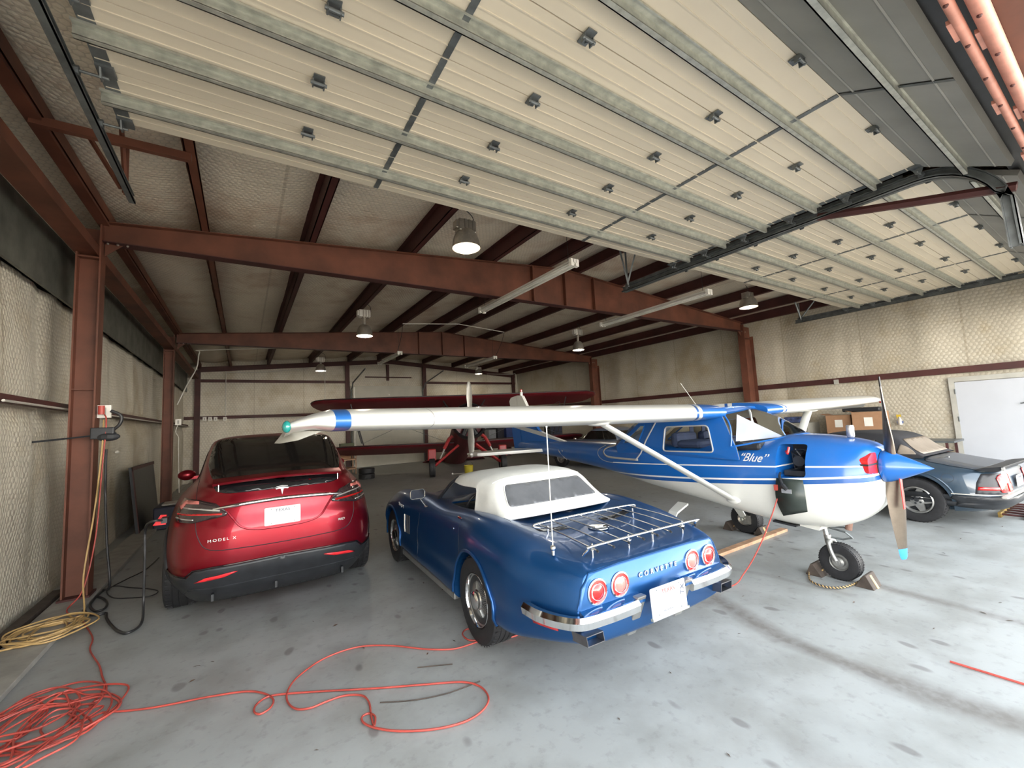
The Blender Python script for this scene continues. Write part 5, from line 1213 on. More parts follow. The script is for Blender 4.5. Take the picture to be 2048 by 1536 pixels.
# ================================================================ OTHER VEHICLES
def spider():
    R = empty('roadster_car', (9.03, 2.01, 0), -radians(3.3))
    tag(R, 'dark blue grey roadster with black soft top, parked behind the aeroplane nose', 'car')
    P = paint('blue grey paint', (.030, .055, .085), .34, .8, .3); PD = paint('dusty blue deck', (.055, .065, .080), .5, .4, .1)
    lv = [(.20, -.62, 2.9, .74, 5), (.30, -.80, 3.1, .79, 5), (.40, -.875, 3.2, .81, 6), (.445, -.875, 3.2, .815, 6.5), (.46, -.855, 3.2, .812, 6.5), (.60, -.845, 3.1, .815, 6), (.74, -.82, 2.9, .80, 5.5), (.775, -.80, 2.8, .785, 5), (.82, -.55, 2.6, .77, 5), (.87, -.30, 2.3, .74, 5), (.91, -.10, 2.0, .70, 5), (.925, .1, 1.6, .60, 4)]
    b_ = zloft(lv, 96, 5).obj('body', P, R, smooth=42)
    cut(b_, [MB().cyl((s*.58, y, .315), (s*1.0, y, .315), .375, 40) for y in (0, 2.25) for s in (-1, 1)]); bv = bvh_of(b_)
    for s in (-1, 1):
        for y in (0, 2.25): wheel(R, s*.70, y, .315, .20, .195, s, 'star')
        drape('bumper_side', [(-.84, .44), (-.40, .44), (-.34, .36), (-.34, .29), (-.80, .27)], 'x', s, bv, M_blackm, R, off=.012, thick=.02)
        m_ = MB(); seam(m_, [(-.86, .452), (-.38, .452)], 'x', s, bv, .008, .012); m_.obj('trim_strip', M_pvc, R)
        drape('lamp_surround', [(-.84, .47), (-.60, .47), (-.62, .62), (-.66, .73), (-.80, .74)], 'x', s, bv, mat('charcoal plastic', (.035, .035, .04), .5), R, off=.004, thick=.006)
        o = drape('tail_lamp', [(-.84, .52), (-.62, .52), (-.63, .565), (-.84, .56)], 'x', s, bv, M_lens, R, off=.012, thick=.006)
        drape('tail_lamp_rear', rounded([(s*.36, .49), (s*.60, .49), (s*.60, .68), (s*.54, .72), (s*.36, .72)], .02), 'y', -1, bv, M_lens, o, off=.010, thick=.01)
        drape('reversing_lens', [(s*.38, .50), (s*.47, .50), (s*.47, .60), (s*.38, .60)], 'y', -1, bv, M_lensp, o, off=.02, thick=.006)
        m_ = MB(); seam(m_, [(-.36+.06*cos(a), .665+.06*sin(a)) for a in [2*pi*k/24 for k in range(25)]], 'x', s, bv, .0025, -.001, step=.02); m_.obj('filler_flap_gap', M_blackm, R) if s < 0 else None
        m_ = MB(); seam(m_, [(.42*cos(a), .315+.42*sin(a)) for a in [radians(k) for k in range(10, 175, 8)]], 'x', s, bv, .012, .0, step=.05); m_.obj('arch_lip', P, R, smooth=60)
        m_ = MB(); seam(m_, [(.62, .86), (.56, .5), (.60, .28)], 'x', s, bv, .003, -.001); m_.obj('door_gap', M_blackm, R)
    drape('bumper_rear', [(-.80, .44), (.80, .44), (.76, .28), (-.76, .28)], 'y', -1, bv, M_blackm, R, off=.02, thick=.03, maxlen=.1)
    MB().box((-.80, -.90, .445), (.80, -.84, .475)).obj('bumper_shelf', M_pvc, R, bevel=.01)
    licence(R, 0, -.87, .60, .30, .15)
    # deck lid skin and rubber lip spoiler
    drape('deck_lid', rounded([(-.66, -.70), (.66, -.70), (.66, -.10), (-.66, -.10)], .06), 'z', 1, bv, PD, R, off=.006, thick=.008, maxlen=.08)
    MB().prism([(-.86, .80), (-.88, .845), (-.70, .815), (-.60, .785), (-.70, .765), (-.80, .765)], -.70, .70, 'x').obj('lip_spoiler', M_blackm, R, bevel=.01)
    MB().box((-.72, -.885, .79), (-.67, -.86, .835)).obj('spoiler_tag', M_silver, R)
    MB().cyl((-.42, -.18, .90), (-.52, -.34, .93), .005, 6).obj('aerial', M_chrome, R)
    # soft top
    M_st = mat('black canvas', (.018, .018, .022), .8, 0, .15, 10); M_pl = mat('scuffed clear plastic', (.20, .165, .13), .4, 0, .15, 5)
    st = [(-.10, [(0,.93),(.40,.93),(.60,.93),(.64,.92),(.65,.91)]), (.04, [(0,1.04),(.38,1.035),(.55,1.01),(.62,.96),(.65,.90)]), (.20, [(0,1.20),(.38,1.19),(.53,1.15),(.61,1.03),(.65,.90)]),
          (.40, [(0,1.27),(.38,1.26),(.52,1.22),(.61,1.08),(.66,.90)]), (.70, [(0,1.29),(.38,1.28),(.52,1.24),(.62,1.08),(.67,.90)]), (1.15, [(0,1.27),(.38,1.26),(.52,1.22),(.62,1.07),(.67,.90)]), (1.35, [(0,1.20),(.38,1.19),(.50,1.15),(.62,1.02),(.67,.90)]), (1.62, [(0,.97),(.38,.965),(.55,.96),(.64,.93),(.67,.90)])]
    fs_ = [a[0] for a in st]; rows = []; NF = 40
    for i in range(NF+1):
        f = fs_[0]+(fs_[-1]-fs_[0])*i/NF
        half = spl([Vector((interp(fs_, [a[1][k][0] for a in st], f), interp(fs_, [a[1][k][1] for a in st], f), 0)) for k in range(5)], 4)
        rows.append([(-p.x, f, p.y) for p in half[::-1]]+[(p.x, f, p.y) for p in half[1:]])
    n = len(rows[0]); vs = [p for r in rows for p in r]
    tp = MB().add(vs, [(i*n+j, i*n+j+1, (i+1)*n+j+1, (i+1)*n+j) for i in range(NF) for j in range(n-1)]).obj('soft_top', M_st, R, smooth=50); tb = bvh_of(tp)
    drape('rear_window', rounded([(-.52, .955), (.52, .955), (.44, 1.17), (-.44, 1.17)], .04), 'y', -1, tb, M_pl, R, off=.006, thick=.003, maxlen=.06)
    for s in (-1, 1): drape('side_window', rounded([(-.02, .955), (.10, 1.06), (.17, 1.10), (.20, .955)], .02), 'x', s, tb, M_pl, R, off=.006, thick=.003, maxlen=.05)
    for s in (-1, 1): drape('door_window', rounded([(.42, .955), (.44, 1.16), (1.15, 1.15), (1.42, .955)], .03), 'x', s, tb, M_tglass, R, off=.006, thick=.003, maxlen=.08)
spider()
def coupe():
    R = empty('coupe_car', (10.9, 9.6, 0), -radians(-6))
    tag(R, 'grey classic coupe with a pale blue roof, seen beyond the aeroplane wing strut', 'car')
    P = paint('slate blue coupe paint', (.10, .13, .19), .35, .7, .1)
    lv = [(.22, -.75, 3.3, .76, 5), (.45, -.95, 3.6, .84, 5), (.70, -1.0, 3.6, .86, 5), (.88, -.92, 3.3, .84, 4.5), (.95, -.80, 3.0, .78, 4.5), (.98, -.1, 2.0, .72, 4)]
    b_ = zloft(lv, 72, 4).obj('body', P, R, smooth=42); cut(b_, [MB().cyl((s*.6, y, .32), (s*1.1, y, .32), .37, 30) for y in (0, 2.6) for s in (-1, 1)]); bv = bvh_of(b_)
    lr = [(.93, -.10, 1.95, .70, 4.5), (1.10, .10, 1.70, .66, 4.5), (1.28, .30, 1.42, .61, 4.5), (1.345, .42, 1.25, .55, 4), (1.37, .55, 1.1, .42, 3.5)]
    g = zloft(lr, 72, 4).obj('roof', P, R, smooth=42); gb = bvh_of(g)
    for s in (-1, 1):
        drape('side_window', rounded([(.16, .985), (.34, 1.24), (.50, 1.27), (1.25, 1.27), (1.42, 1.22), (1.80, .985)], .03), 'x', s, gb, M_tglass, R, off=.004, maxlen=.08)
        m_ = MB(); seam(m_, [(.62, .98), (.72, 1.27)], 'x', s, gb, .008, .008); m_.obj('window_pillar', M_chrome, R)
        m_ = MB(); seam(m_, [(-.8, .93), (3.0, .93)], 'x', s, bv, .006, .003); m_.obj('waist_trim', M_chrome, R)
        MB().sphere((s*.90, 1.75, 1.02), .06, 12, 8, sc=(.7, 1, .8)).tube([(s*.82, 1.75, .93), (s*.88, 1.75, 1.0)], .01, 6).obj('door_mirror', M_chrome, R, smooth=60)
        for y in (0, 2.6): wheel(R, s*.74, y, .32, .19, .19, s, 'plain')
    drape('rear_glass', rounded([(-.50, 1.0), (.50, 1.0), (.44, 1.25), (-.44, 1.25)], .04), 'y', -1, gb, M_tglass, R, off=.004, maxlen=.08)
    drape('windscreen', rounded([(-.52, 1.0), (.52, 1.0), (.46, 1.25), (-.46, 1.25)], .04), 'y', 1, gb, M_tglass, R, off=.004, maxlen=.08)
coupe()
def biplane():
    R = empty('biplane', (6.85, 14.0, 0), -radians(200))
    tag(R, 'dark red biplane with radial engine at the back of the hangar', 'biplane')
    P = paint('dark red paint', (.13, .004, .010), .55, .15, 0); PR = paint('bright red gear paint', (.30, .012, .015), .4, .4, 0); K = paint('black leading edge', (.012, .010, .012), .4, .4, 0)
    def wing(z, half, le, ch, nm, dih=.0):
        o = None
        us = [0, .6, .9, .96, .985, 1.0]; cs = [1, 1, .93, .75, .52, .22]
        rows = []
        for sgn in (-1, 1):
            for k in range(len(us)) if sgn > 0 else range(len(us)-1, 0, -1):
                c_ = ch*cs[k]; l_ = le-(ch-c_)*.35; th = .11*ch*(.4+.6*cs[k]); x = sgn*us[k]*half; z0 = z+dih*us[k]*half
                rows.append([(x, l_-c_*t_, z0+th*zz) for t_, zz in ((0, 0), (.04, .45), (.2, .8), (.5, .7), (1, .05), (1, -.02), (.5, -.15), (.2, -.22), (.04, -.2))])
        n = 9; vs = [p for r in rows for p in r]
        fs = [(i*n+j, i*n+(j+1) % n, (i+1)*n+(j+1) % n, (i+1)*n+j) for i in range(len(rows)-1) for j in range(n)]+[tuple(range(n)), tuple((len(rows)-1)*n+j for j in range(n))]
        o = MB().add(vs, fs).obj(nm, P, R, smooth=40)
        m_ = MB(); m_.tube([(r[0][0], r[0][1]-.03, r[0][2]+.035) for r in rows], .022, 8); m_.obj('leading_edge', K, o, smooth=60)
        return o
    wing(2.78, 5.15, .75, 1.45, 'upper_wing', .005); wing(1.22, 4.7, .30, 1.40, 'lower_wing', .02)
    S = []
    for f, w_, t_, b__ in ((1.55, .50, 2.12, 1.05), (1.35, .56, 2.18, .98), (.6, .52, 2.15, .92), (-.4, .46, 2.15, .95), (-1.6, .38, 2.0, 1.05), (-3.2, .22, 1.75, 1.2), (-5.0, .05, 1.55, 1.30)):
        c_, h_ = (t_+b__)/2, (t_-b__)/2; S.append((f, [(w_*sin(pi*k/8), c_+h_*cos(pi*k/8)) for k in range(9)]))
    loft(S, 3, 4).obj('fuselage', P, R, smooth=50)
    MB().lathe([(.40, 1.50), (.56, 1.62), (.60, 1.78), (.58, 1.92), (.54, 1.96), (.52, 1.93), (.54, 1.78), (.50, 1.62)], 32, 'y', M=Matrix.Translation((0, 0, 1.60))).obj('engine_cowl', K, R, smooth=50)
    MB().lathe([(.30, 1.70), (.16, 1.90), (.08, 2.0), (.001, 2.0)], 20, 'y', M=Matrix.Translation((0, 0, 1.60))).obj('crankcase', M_galvd, R, smooth=50)
    for k in range(7):
        a = 2*pi*k/7; MB().cyl((.14*sin(a), 1.80, 1.60+.14*cos(a)), (.50*sin(a), 1.80, 1.60+.50*cos(a)), .085, 10).obj('cylinder', M_blackm, R)
        MB().cyl((.16*sin(a+.1), 1.90, 1.60+.16*cos(a+.1)), (.46*sin(a+.1), 1.88, 1.60+.46*cos(a+.1)), .010, 6).obj('pushrod', M_chrome, R)
    M_pr = mat('grey propeller', (.42, .41, .38), .4, .5, .1, 8)
    for s in (-1, 1):
        vs = []
        for r_, c_, an in ((.06, .05, 50), (.3, .10, 40), (.7, .115, 28), (1.0, .09, 20), (1.18, .06, 16), (1.22, .02, 15)):
            a = radians(an)
            for k in range(8): t2 = 2*pi*k/8; xx, yy = c_*cos(t2), .018*sin(t2); vs.append((s*(xx*cos(a)-yy*sin(a)), 2.08+xx*sin(a)+yy*cos(a), 1.60+s*r_))
        MB().add(vs, [(8*i+j, 8*i+(j+1) % 8, 8*i+8+(j+1) % 8, 8*i+8+j) for i in range(5) for j in range(8)]+[tuple(range(8)), tuple(40+j for j in range(8))]).obj('propeller_blade', M_pr, R, smooth=40)
    MB().lathe([(.10, 2.0), (.11, 2.10), (.06, 2.2), (.001, 2.22)], 20, 'y', M=Matrix.Translation((0, 0, 1.60))).obj('propeller_hub', M_pr, R, smooth=40)
    for s in (-1, 1):
        for dy_ in (.45, -.25): MB().tube([(s*3.55, dy_-.15, 1.42), (s*3.85, dy_+.15, 2.68)], .022, 6).obj('interplane_strut', K, R)
        MB().tube([(s*.30, .55, 2.05), (s*.75, .55, 2.70)], .022, 6).tube([(s*.75, .55, 2.70), (s*.30, -.1, 2.10)], .022, 6).obj('cabane_strut', K, R)
        m_ = MB(); m_.tube([(s*.6, .2, 2.66), (s*3.5, .2, 1.45)], .006, 4).tube([(s*.6, .0, 1.35), (s*3.75, .1, 2.66)], .006, 4); m_.obj('flying_wire', M_galvd, R)
        MB().tube([(s*.30, .95, 1.02), (s*1.15, 1.0, .36)], .045, 8).obj('gear_leg', PR, R); MB().tube([(s*.28, .3, .98), (s*1.10, .95, .36)], .03, 8).obj('gear_brace', PR, R)
        MB().tube([(s*.62, 1.0, 1.25), (s*.95, 1.0, .60)], .03, 8).obj('shock_strut', M_silver, R); MB().tube([(s*.50, 1.0, 1.35), (s*.62, 1.0, 1.25), (s*.80, 1.0, .92)], .06, 8).obj('shock_fairing', PR, R)
        wheel(R, s*1.22, .98, .33, .20, .16, s, 'plain')
        MB().box((s*1.22-.14, .86, .55), (s*1.22+.14, 1.12, .95)).obj('wheel_cover', PR, R, bevel=.04)
    m_ = MB(); m_.prism([(-4.4, 1.5), (-4.9, 2.35), (-5.25, 2.3), (-5.35, 1.4)], -.02, .02, 'x'); m_.obj('fin', P, R)
    m_ = MB(); m_.prism([(-1.5, -4.9), (-1.3, -4.3), (1.3, -4.3), (1.5, -4.9), (1.2, -5.2), (-1.2, -5.2)], 1.5, 1.54, 'z'); m_.obj('tailplane', P, R)
    for o_ in list(bpy.data.objects):
        if o_.parent in (R,) or (o_.parent and o_.parent.parent == R):
            if o_.name.split('.')[0] in ('upper_wing', 'leading_edge', 'lower_wing', 'fuselage', 'engine_cowl', 'crankcase', 'cylinder', 'pushrod', 'propeller_blade', 'propeller_hub', 'interplane_strut', 'cabane_strut', 'flying_wire', 'fin', 'tailplane'):
                o_.data.transform(Matrix(((1, 0, 0, 0), (0, 1, 0, 0), (0, .26, 1, -.26), (0, 0, 0, 1))))
    MB().cyl((0, -4.9, .20), (0, -4.9, .42), .03, 8).obj('tailwheel_strut', M_galvd, R); wheel(R, 0, -4.9, .14, .08, .07, 1, 'plain')
biplane()

# ================================================================ LIGHT FITTINGS
def bell(x, y, zm, zr_, rr, label, watts):
    R = empty('bell_lamp', (x, y, zm)); tag(R, label, 'ceiling lamp', 'high-bay bell lamps'); d = zr_-zm
    MB().box((-.13, -.08, -.17), (.13, .08, 0)).box((-.17, -.06, -.14), (-.13, .06, -.02)).obj('ballast_box', M_aluin if rr < .19 else M_alu, R, bevel=.01)
    for k in range(3): MB().box((-.05+.06*k, -.09, -.19), (-.02+.06*k, .09, 0)).obj('cooling_fin', M_alu, R)
    MB().cyl((0, 0, d+.26), (0, 0, -.15), .035, 12).obj('neck', M_alu, R)
    pr = [(.05, .27), (.085, .265), (.125, .235), (.165, .175), (.188, .10), (.198, .03), (.203, 0)]
    ri = [(.197, .003), (.19, .035), (.18, .10), (.155, .165), (.12, .22), (.06, .245)]
    k_ = rr/.203
    MB().lathe([(a*k_, b+d) for a, b in pr], 36).obj('reflector', M_alu, R, smooth=60)
    MB().lathe([(a*k_, b+d) for a, b in ri], 36).obj('reflector_lining', M_aluin, R, smooth=60)
    MB().sphere((0, 0, d+.13), .045, 14, 9, sc=(1, 1, 1.7)).obj('bulb', mat('warm bulb', (.9, .85, .75), .2, emis=(1, .86, .66, .6)), R, smooth=60)
    MB().tube(spl([(.05, .03, -.05), (.16, .05, -.02), (.15, .05, .12), (.02, .03, .20)], 5), .006, 6).obj('lamp_cord', M_wire, R)
    if watts:
        l = bpy.data.lights.new('added_fill_light', 'POINT'); l.energy = watts; l.color = (1, .87, .68); l.shadow_soft_size = .05  # fill light added inside the unlit lamp, mainly to brighten the far bays
        lo = bpy.data.objects.new('added_fill_light', l); C.objects.link(lo); lo.parent = R; lo.location = (0, 0, d+.03)
LW = 28
for (x, y), (px, py), rr, lb in (((2.62, 5.05), (933, 497), .20, 'nearest bell lamp with finned ballast, hanging left of the raised door'), ((10.06, 5.03), (1498, 615), .20, 'bell lamp in the nearest bay towards the right wall'),
        ((2.38, 9.95), (725, 672), .185, 'bell lamp in the middle bay, left side'), ((8.38, 9.19), (1151, 700), .17, 'bell lamp in the middle bay, right side'),
        ((2.5, 17.45), (641, 742), .185, 'small far bell lamp over the left half of the back wall'), ((9.9, 18.3), (957, 748), .185, 'small far bell lamp in front of the right half of the back wall')):
    d = ray(px, py); zz = H+d.z/d.y*y
    bell(x, y, min(zr(x)-.12, zz+.62), zz, rr, lb, LW*(1.2 if y > 8 else .12))
def strip(x, y0, y1, z, label):
    R = empty('fluorescent_strip', (x, (y0+y1)/2, z)); tag(R, label, 'strip light', 'fluorescent strip lights'); h_ = (y1-y0)/2
    MB().prism([(-.05, 0), (-.085, -.035), (.085, -.035), (.05, 0), (.04, .03), (-.04, .03)], -h_, h_, 'y').obj('housing', M_white, R)
    for s in (-1, 1): MB().cyl((s*.045, -h_+.03, -.055), (s*.045, h_-.03, -.055), .013, 10).obj('tube', mat('unlit tube', (.70, .69, .64), .3), R)
    for s in (-1, 1): MB().box((-.075, s*h_-.03, -.075), (-.02, s*h_+.03, .035)).box((.02, s*h_-.03, -.075), (.075, s*h_+.03, .035)).box((-.03, s*h_-.03, -.02), (.03, s*h_+.03, .035)).obj('end_cap', M_white, R)
    for s in (-1, 1): MB().cyl((0, s*(h_-.12), .03), (0, s*(h_-.12), zr(x)+.01-z), .004, 5).obj('hanger_wire', M_wire, R)
strip(4.12, 4.50, 7.35, 4.07, 'fluorescent strip crossing below the nearer rafter, left one')
strip(7.57, 4.50, 7.35, 4.07, 'fluorescent strip crossing below the nearer rafter, right one')
strip(4.10, 12.70, 15.0, 4.07, 'fluorescent strip crossing below the further rafter, left one')
strip(7.56, 12.70, 15.0, 4.07, 'fluorescent strip crossing below the further rafter, right one')

# ================================================================ CONDUITS AND OUTLETS
def pipe(name, pts, r_, label, cat_, mt_, group=None, smooth=True):
    m_ = MB(); m_.tube(pts, r_, 8); o = m_.obj(name, mt_, smooth=60); tag(o, label, cat_, group); return o
pipe('conduit', [(3.95, 11.9, zr(3.95)-.03), (XC, 11.9, zr(XC)-.03), (7.5, 11.9, zr(7.5)-.03)], .013, 'white conduit running across the middle bay near the ridge', 'conduit', M_white)
pipe('conduit', spl([(-1.45, 13.7, 2.6), (-1.30, 14.3, 3.2), (-1.15, 14.9, 3.75), (-1.10, 15.0, 4.2), (-.9, 15.1, 4.30), (2.3, 15.6, zr(2.3)-.03)], 6), .016, 'bent white conduit climbing from the far left column to the roof', 'conduit', M_white)
pipe('conduit', [(2.6, 15.7, zr(2.6)-.03), (XC, 15.7, zr(XC)-.03), (9.3, 15.7, zr(9.3)-.03)], .014, 'thin white conduit across the rear bay under the roof', 'conduit', M_white)
pipe('conduit', spl([(-.60, YB-.2, 2.5), (-.60, YB-.2, 4.1), (-.50, YB-.25, 4.22), (.6, YB-.25, 4.26), (2.3, YB-.25, 4.45)], 5), .014, 'thin grey conduit up the back wall left of the switches', 'conduit', M_pvc)
pipe('conduit', [(3.0, YB-.2, 2.5), (3.0, YB-.2, 4.3)], .014, 'thin grey upright conduit on the back wall left of the roll-up door', 'conduit', M_pvc)
pipe('conduit', spl([(11.0, YB-.6, 4.35), (12.3, YB-.9, 4.30), (12.6, YB-1, 4.2), (12.6, YB-1, 2.4)], 5), .014, 'bent grey conduit in the far right corner', 'conduit', M_pvc)
pipe('conduit', [(-1.72, 5.3, 2.14), (-1.72, YB-.3, 2.14)], .012, 'long grey conduit along the left wall behind the columns', 'conduit', M_pvc)
for x, y in ((3.95, 11.9), (7.5, 11.9)):
    pipe('drop_cable', spl([(x, y, zr(x)-.05), (x+.05, y+.3, zr(x)-.35), (x+.06, y+.7, 4.13)], 5), .007, 'black drop cable to the '+('left' if x < 5 else 'right')+' further strip light', 'cable', M_wire, 'drop cables')
def outlet(x, y, z, label):
    R = empty('outlet_box', (x, y, z)); tag(R, label, 'outlet', 'white outlet boxes')
    MB().box((-.06, 0, -.075), (.06, .05, .075)).obj('box', M_white, R, bevel=.005); MB().box((-.018, -.004, -.045), (.018, .001, .045)).obj('socket_face', M_jamb, R)
for px, lb in ((409, 'leftmost white outlet box on the back wall girt'), (420, 'second white outlet box from the left on the back wall girt'), (431, 'third white outlet box from the left on the back wall girt'), (450, 'white outlet box set apart to the right on the back wall girt')):
    p = ony(px, 838, YG-.06); outlet(p.x, p.y, p.z, lb)
outlet(-1.38, Y1-.03, 2.10, 'white outlet box on the nearest left column with an orange plug'); outlet(-1.38, Y2-.03, 2.14, 'white outlet box on the further left column')
p = onx(1673, 764, XR-.08); MB_o = MB().box((p.x-.03, p.y-.05, p.z-.06), (p.x, p.y+.05, p.z+.06)).obj('outlet_box', M_jamb); tag(MB_o, 'grey outlet box on the right wall girt above the aeroplane wing', 'outlet')
pipe('extension_lead', spl([(-1.38, Y2-.05, 2.08), (-1.42, Y2-.08, 1.9), (-1.36, Y2-.08, 1.75), (-1.36, Y2-.07, 1.5), (-1.33, Y2-.06, .4)], 6), .008, 'white cord with inline plug hanging by the further left column', 'cord', M_white)

# ================================================================ CORDS ON THE FLOOR
zf = .011
def fl2(pts, z=zf): return [onz(a, b, z) for a, b in pts]
def cord(name, pts, r_, mt_, label, n=6):
    m_ = MB(); m_.tube(spl(pts, n), r_, 6); o = m_.obj(name, mt_, smooth=60); tag(o, label, 'cord'); return o
P_ = fl2([(205, 1425), (300, 1416), (420, 1393), (490, 1383), (525, 1386), (546, 1398), (541, 1415), (520, 1428), (508, 1422), (516, 1406), (545, 1391), (620, 1384), (760, 1376), (860, 1368), (925, 1364), (960, 1373), (977, 1395), (966, 1420), (930, 1443), (870, 1458), (800, 1462), (752, 1456), (728, 1446), (724, 1434), (737, 1427), (750, 1433), (748, 1452), (742, 1430), (738, 1405), (724, 1391), (690, 1391), (655, 1402), (620, 1416), (590, 1417), (574, 1400), (578, 1376), (600, 1350), (650, 1316), (715, 1294), (780, 1291), (850, 1298), (905, 1298), (945, 1287), (968, 1278)])
cord('extension_lead', P_+fl2([(985, 1272), (960, 1262), (935, 1258), (925, 1268), (938, 1280), (965, 1280), (1010, 1278), (1085, 1252), (1180, 1225), (1300, 1200), (1385, 1187), (1440, 1178), (1472, 1168)])+[onz(1472, 1168, 0).lerp(Vector((4.50, 2.14, .90)), t_)-Vector((0, 0, .42*t_*(1-t_)-.01)) for t_ in (.15, .3, .45, .6, .75, .9, 1)], .0062, M_orange, 'long orange extension cord looping over the open floor to the aeroplane')
random.seed(11)
c0 = onz(70, 1462); pts = []
for k in range(150):
    a = k*.62*(1 if k < 80 else -1); rx = .23+.13*sin(k*.13)+random.uniform(-.05, .05); ry = .27+.13*cos(k*.09)+random.uniform(-.05, .05)
    pts.append(Vector((c0.x+rx*cos(a)+.14*sin(k*.05), c0.y+ry*sin(a)*1.0+.10*cos(k*.07), zf+.012*(k % 5)*.5+.0005*k*.3)))
pts = [p for p in pts]
cord('coiled_extension_cord', fl2([(168, 1246), (185, 1275), (180, 1300), (198, 1330), (205, 1355), (213, 1375), (205, 1395), (185, 1405)])+pts+fl2([(150, 1440), (205, 1425)]), .0062, M_orange, 'tangled heap of orange extension cord at the lower left')
c0 = onz(105, 1262, .05); pts = []
for k in range(70):
    a = k*.7; rx = .20+.09*sin(k*.3)+random.uniform(-.04, .04); ry = .20+.07*cos(k*.23)+random.uniform(-.04, .04)
    pts.append(Vector((c0.x-.02+rx*cos(a), c0.y+ry*sin(a)*1.2, .058+.006*(k % 5))))
cord('coiled_yellow_cord', fl2([(0, 1302), (50, 1290), (100, 1275)], .06)+pts+fl2([(150, 1250), (168, 1225)], .06)+[Vector((-1.42, 6.35, .35)), Vector((-1.37, 6.42, 1.0)), Vector((-1.35, 6.52, 1.65)), Vector((-1.36, 6.60, 2.0))], .008, M_yellow, 'coiled yellow cord on the kerb by the nearest left column')
cord('extension_lead', [Vector((-1.36, 6.62, 2.06)), Vector((-1.33, 6.56, 1.95)), Vector((-1.34, 6.5, 1.4)), Vector((-1.36, 6.45, .7)), Vector((-1.42, 6.35, .2)), Vector((-1.50, 6.2, .06))]+fl2([(160, 1235), (168, 1246)], .02), .007, M_orange, 'orange cord hanging down the nearest left column')
cord('charging_cable', [Vector((-.63, 5.13, .99)), Vector((-.70, 5.08, 1.0))]+[Vector((onz(286, 1236).x, onz(286, 1236).y, z_)) for z_ in (.86, .62, .36, .14)]+fl2([(283, 1246), (258, 1265), (238, 1263), (222, 1250), (213, 1236), (212, 1226), (196, 1230), (176, 1228), (166, 1216), (170, 1203), (186, 1194), (204, 1196), (214, 1206), (208, 1218), (190, 1222), (180, 1210), (194, 1192), (208, 1180)], .02)+[Vector((-1.25, 6.55, .15)), Vector((-1.30, 6.62, .6)), Vector((-1.33, 6.62, 1.2)), Vector((-1.33, 6.60, 1.66))], .012, M_wire, 'black charging cable from the red car to the nearest left column')
cord('extension_lead', fl2([(208, 1180), (230, 1172), (260, 1175), (300, 1178), (316, 1183), (300, 1192), (260, 1196), (225, 1195), (215, 1180), (250, 1160), (290, 1140), (318, 1115)], .015), .006, M_wire, 'thin black cord looped on the floor beside the red car')
# charger on the column
R = empty('wall_charger', (-1.36, Y1-.12, 1.86)); tag(R, 'black charger body with plug strapped to the nearest left column', 'charger')
MB().box((-.10, -.06, -.08), (.10, .02, .05)).sphere((.05, -.04, -.06), .05, 12, 8, sc=(2.2, .8, 1)).obj('charger_body', M_blackm, R, bevel=.02)
MB().tube(spl([(.06, 0, .0), (.14, -.02, .08), (.15, -.02, .18), (.06, -.02, .24)], 5), .018, 8).obj('charger_lead', M_wire, R)
MB().cyl((-.02, -.02, .20), (-.02, -.02, .30), .03, 10).obj('orange_plug', M_orange, R)
MB().tube([(-.30, -.04, -.06), (.12, -.05, -.02)], .010, 6).tube([(-.3, -.04, -.06), (-.55, -.02, -.08)], .012, 6).obj('strap', M_blackm, R)
o = MB().tube(fl2([(1900, 1323), (2060, 1372)], .01), .007, 6).obj('red_rod', M_orange); tag(o, 'thin red rod lying on the open floor at the right edge', 'rod')

# ================================================================ CHOCKS, PLANK, ROPE
def chock(x, y, rz, label, lo=True):
    R = empty('wheel_chock', (x, y, 0), rz); tag(R, label, 'wheel chock', 'wheel chocks')
    MB().prism([(-.075, 0), (.075, 0), (.0, .12), (-.02, .12)], -.10, .10, 'x').obj('wedge', M_woodd, R, bevel=.004)
    MB().prism([(-.079, .0), (-.071, 0), (-.014, .11), (-.022, .115)], -.02, .02, 'x').box((-.02, .046, .045), (.02, .054, .06)).obj('reflective_tape', M_yellow, R)
    return R
NW = Vector((5.131, 3.39, 0))+Vector((-sin(radians(1.67))*1.49, -cos(radians(1.67))*1.49, 0))
chock(NW.x-.02, NW.y-.21, 0, 'wooden chock in front of the aeroplane nose wheel')
chock(NW.x-.02, NW.y+.21, pi, 'wooden chock behind the aeroplane nose wheel')
LM = Vector((5.131+.95, 3.39, 0)); chock(LM.x, LM.y-.22, 0, 'wooden chock in front of the aeroplane main wheel'); chock(LM.x, LM.y+.22, pi, 'wooden chock behind the aeroplane main wheel')
def rope():
    pts = spl([Vector((NW.x-.10, NW.y+.24, .05))]+fl2([(1618, 1148), (1622, 1163), (1650, 1174), (1680, 1176), (1705, 1170), (1722, 1162)], .014)+[Vector((NW.x-.10, NW.y-.22, .05))], 10)
    R = empty('chock_rope', pts[0]); tag(R, 'black and yellow twisted rope joining the nose wheel chocks', 'rope')
    for ph, mt_, nm in ((0, M_yellow, 'yellow_strand'), (pi, M_blackm, 'black_strand')):
        q = []
        for i in range(len(pts)-1):
            for j in range(3):
                t_ = j/3; p = pts[i].lerp(pts[i+1], t_); a = (i*3+j)*.9+ph; q.append(p-pts[0]+Vector((cos(a)*.0045, 0, sin(a)*.0045+.004)))
        m_ = MB(); m_.tube(q, .0065, 5); m_.obj(nm, mt_, R)
rope()
a, b = onz(1424, 1108, .045), onz(1568, 1055, .045); d = (b-a); L_ = d.length; mid = (a+b)/2
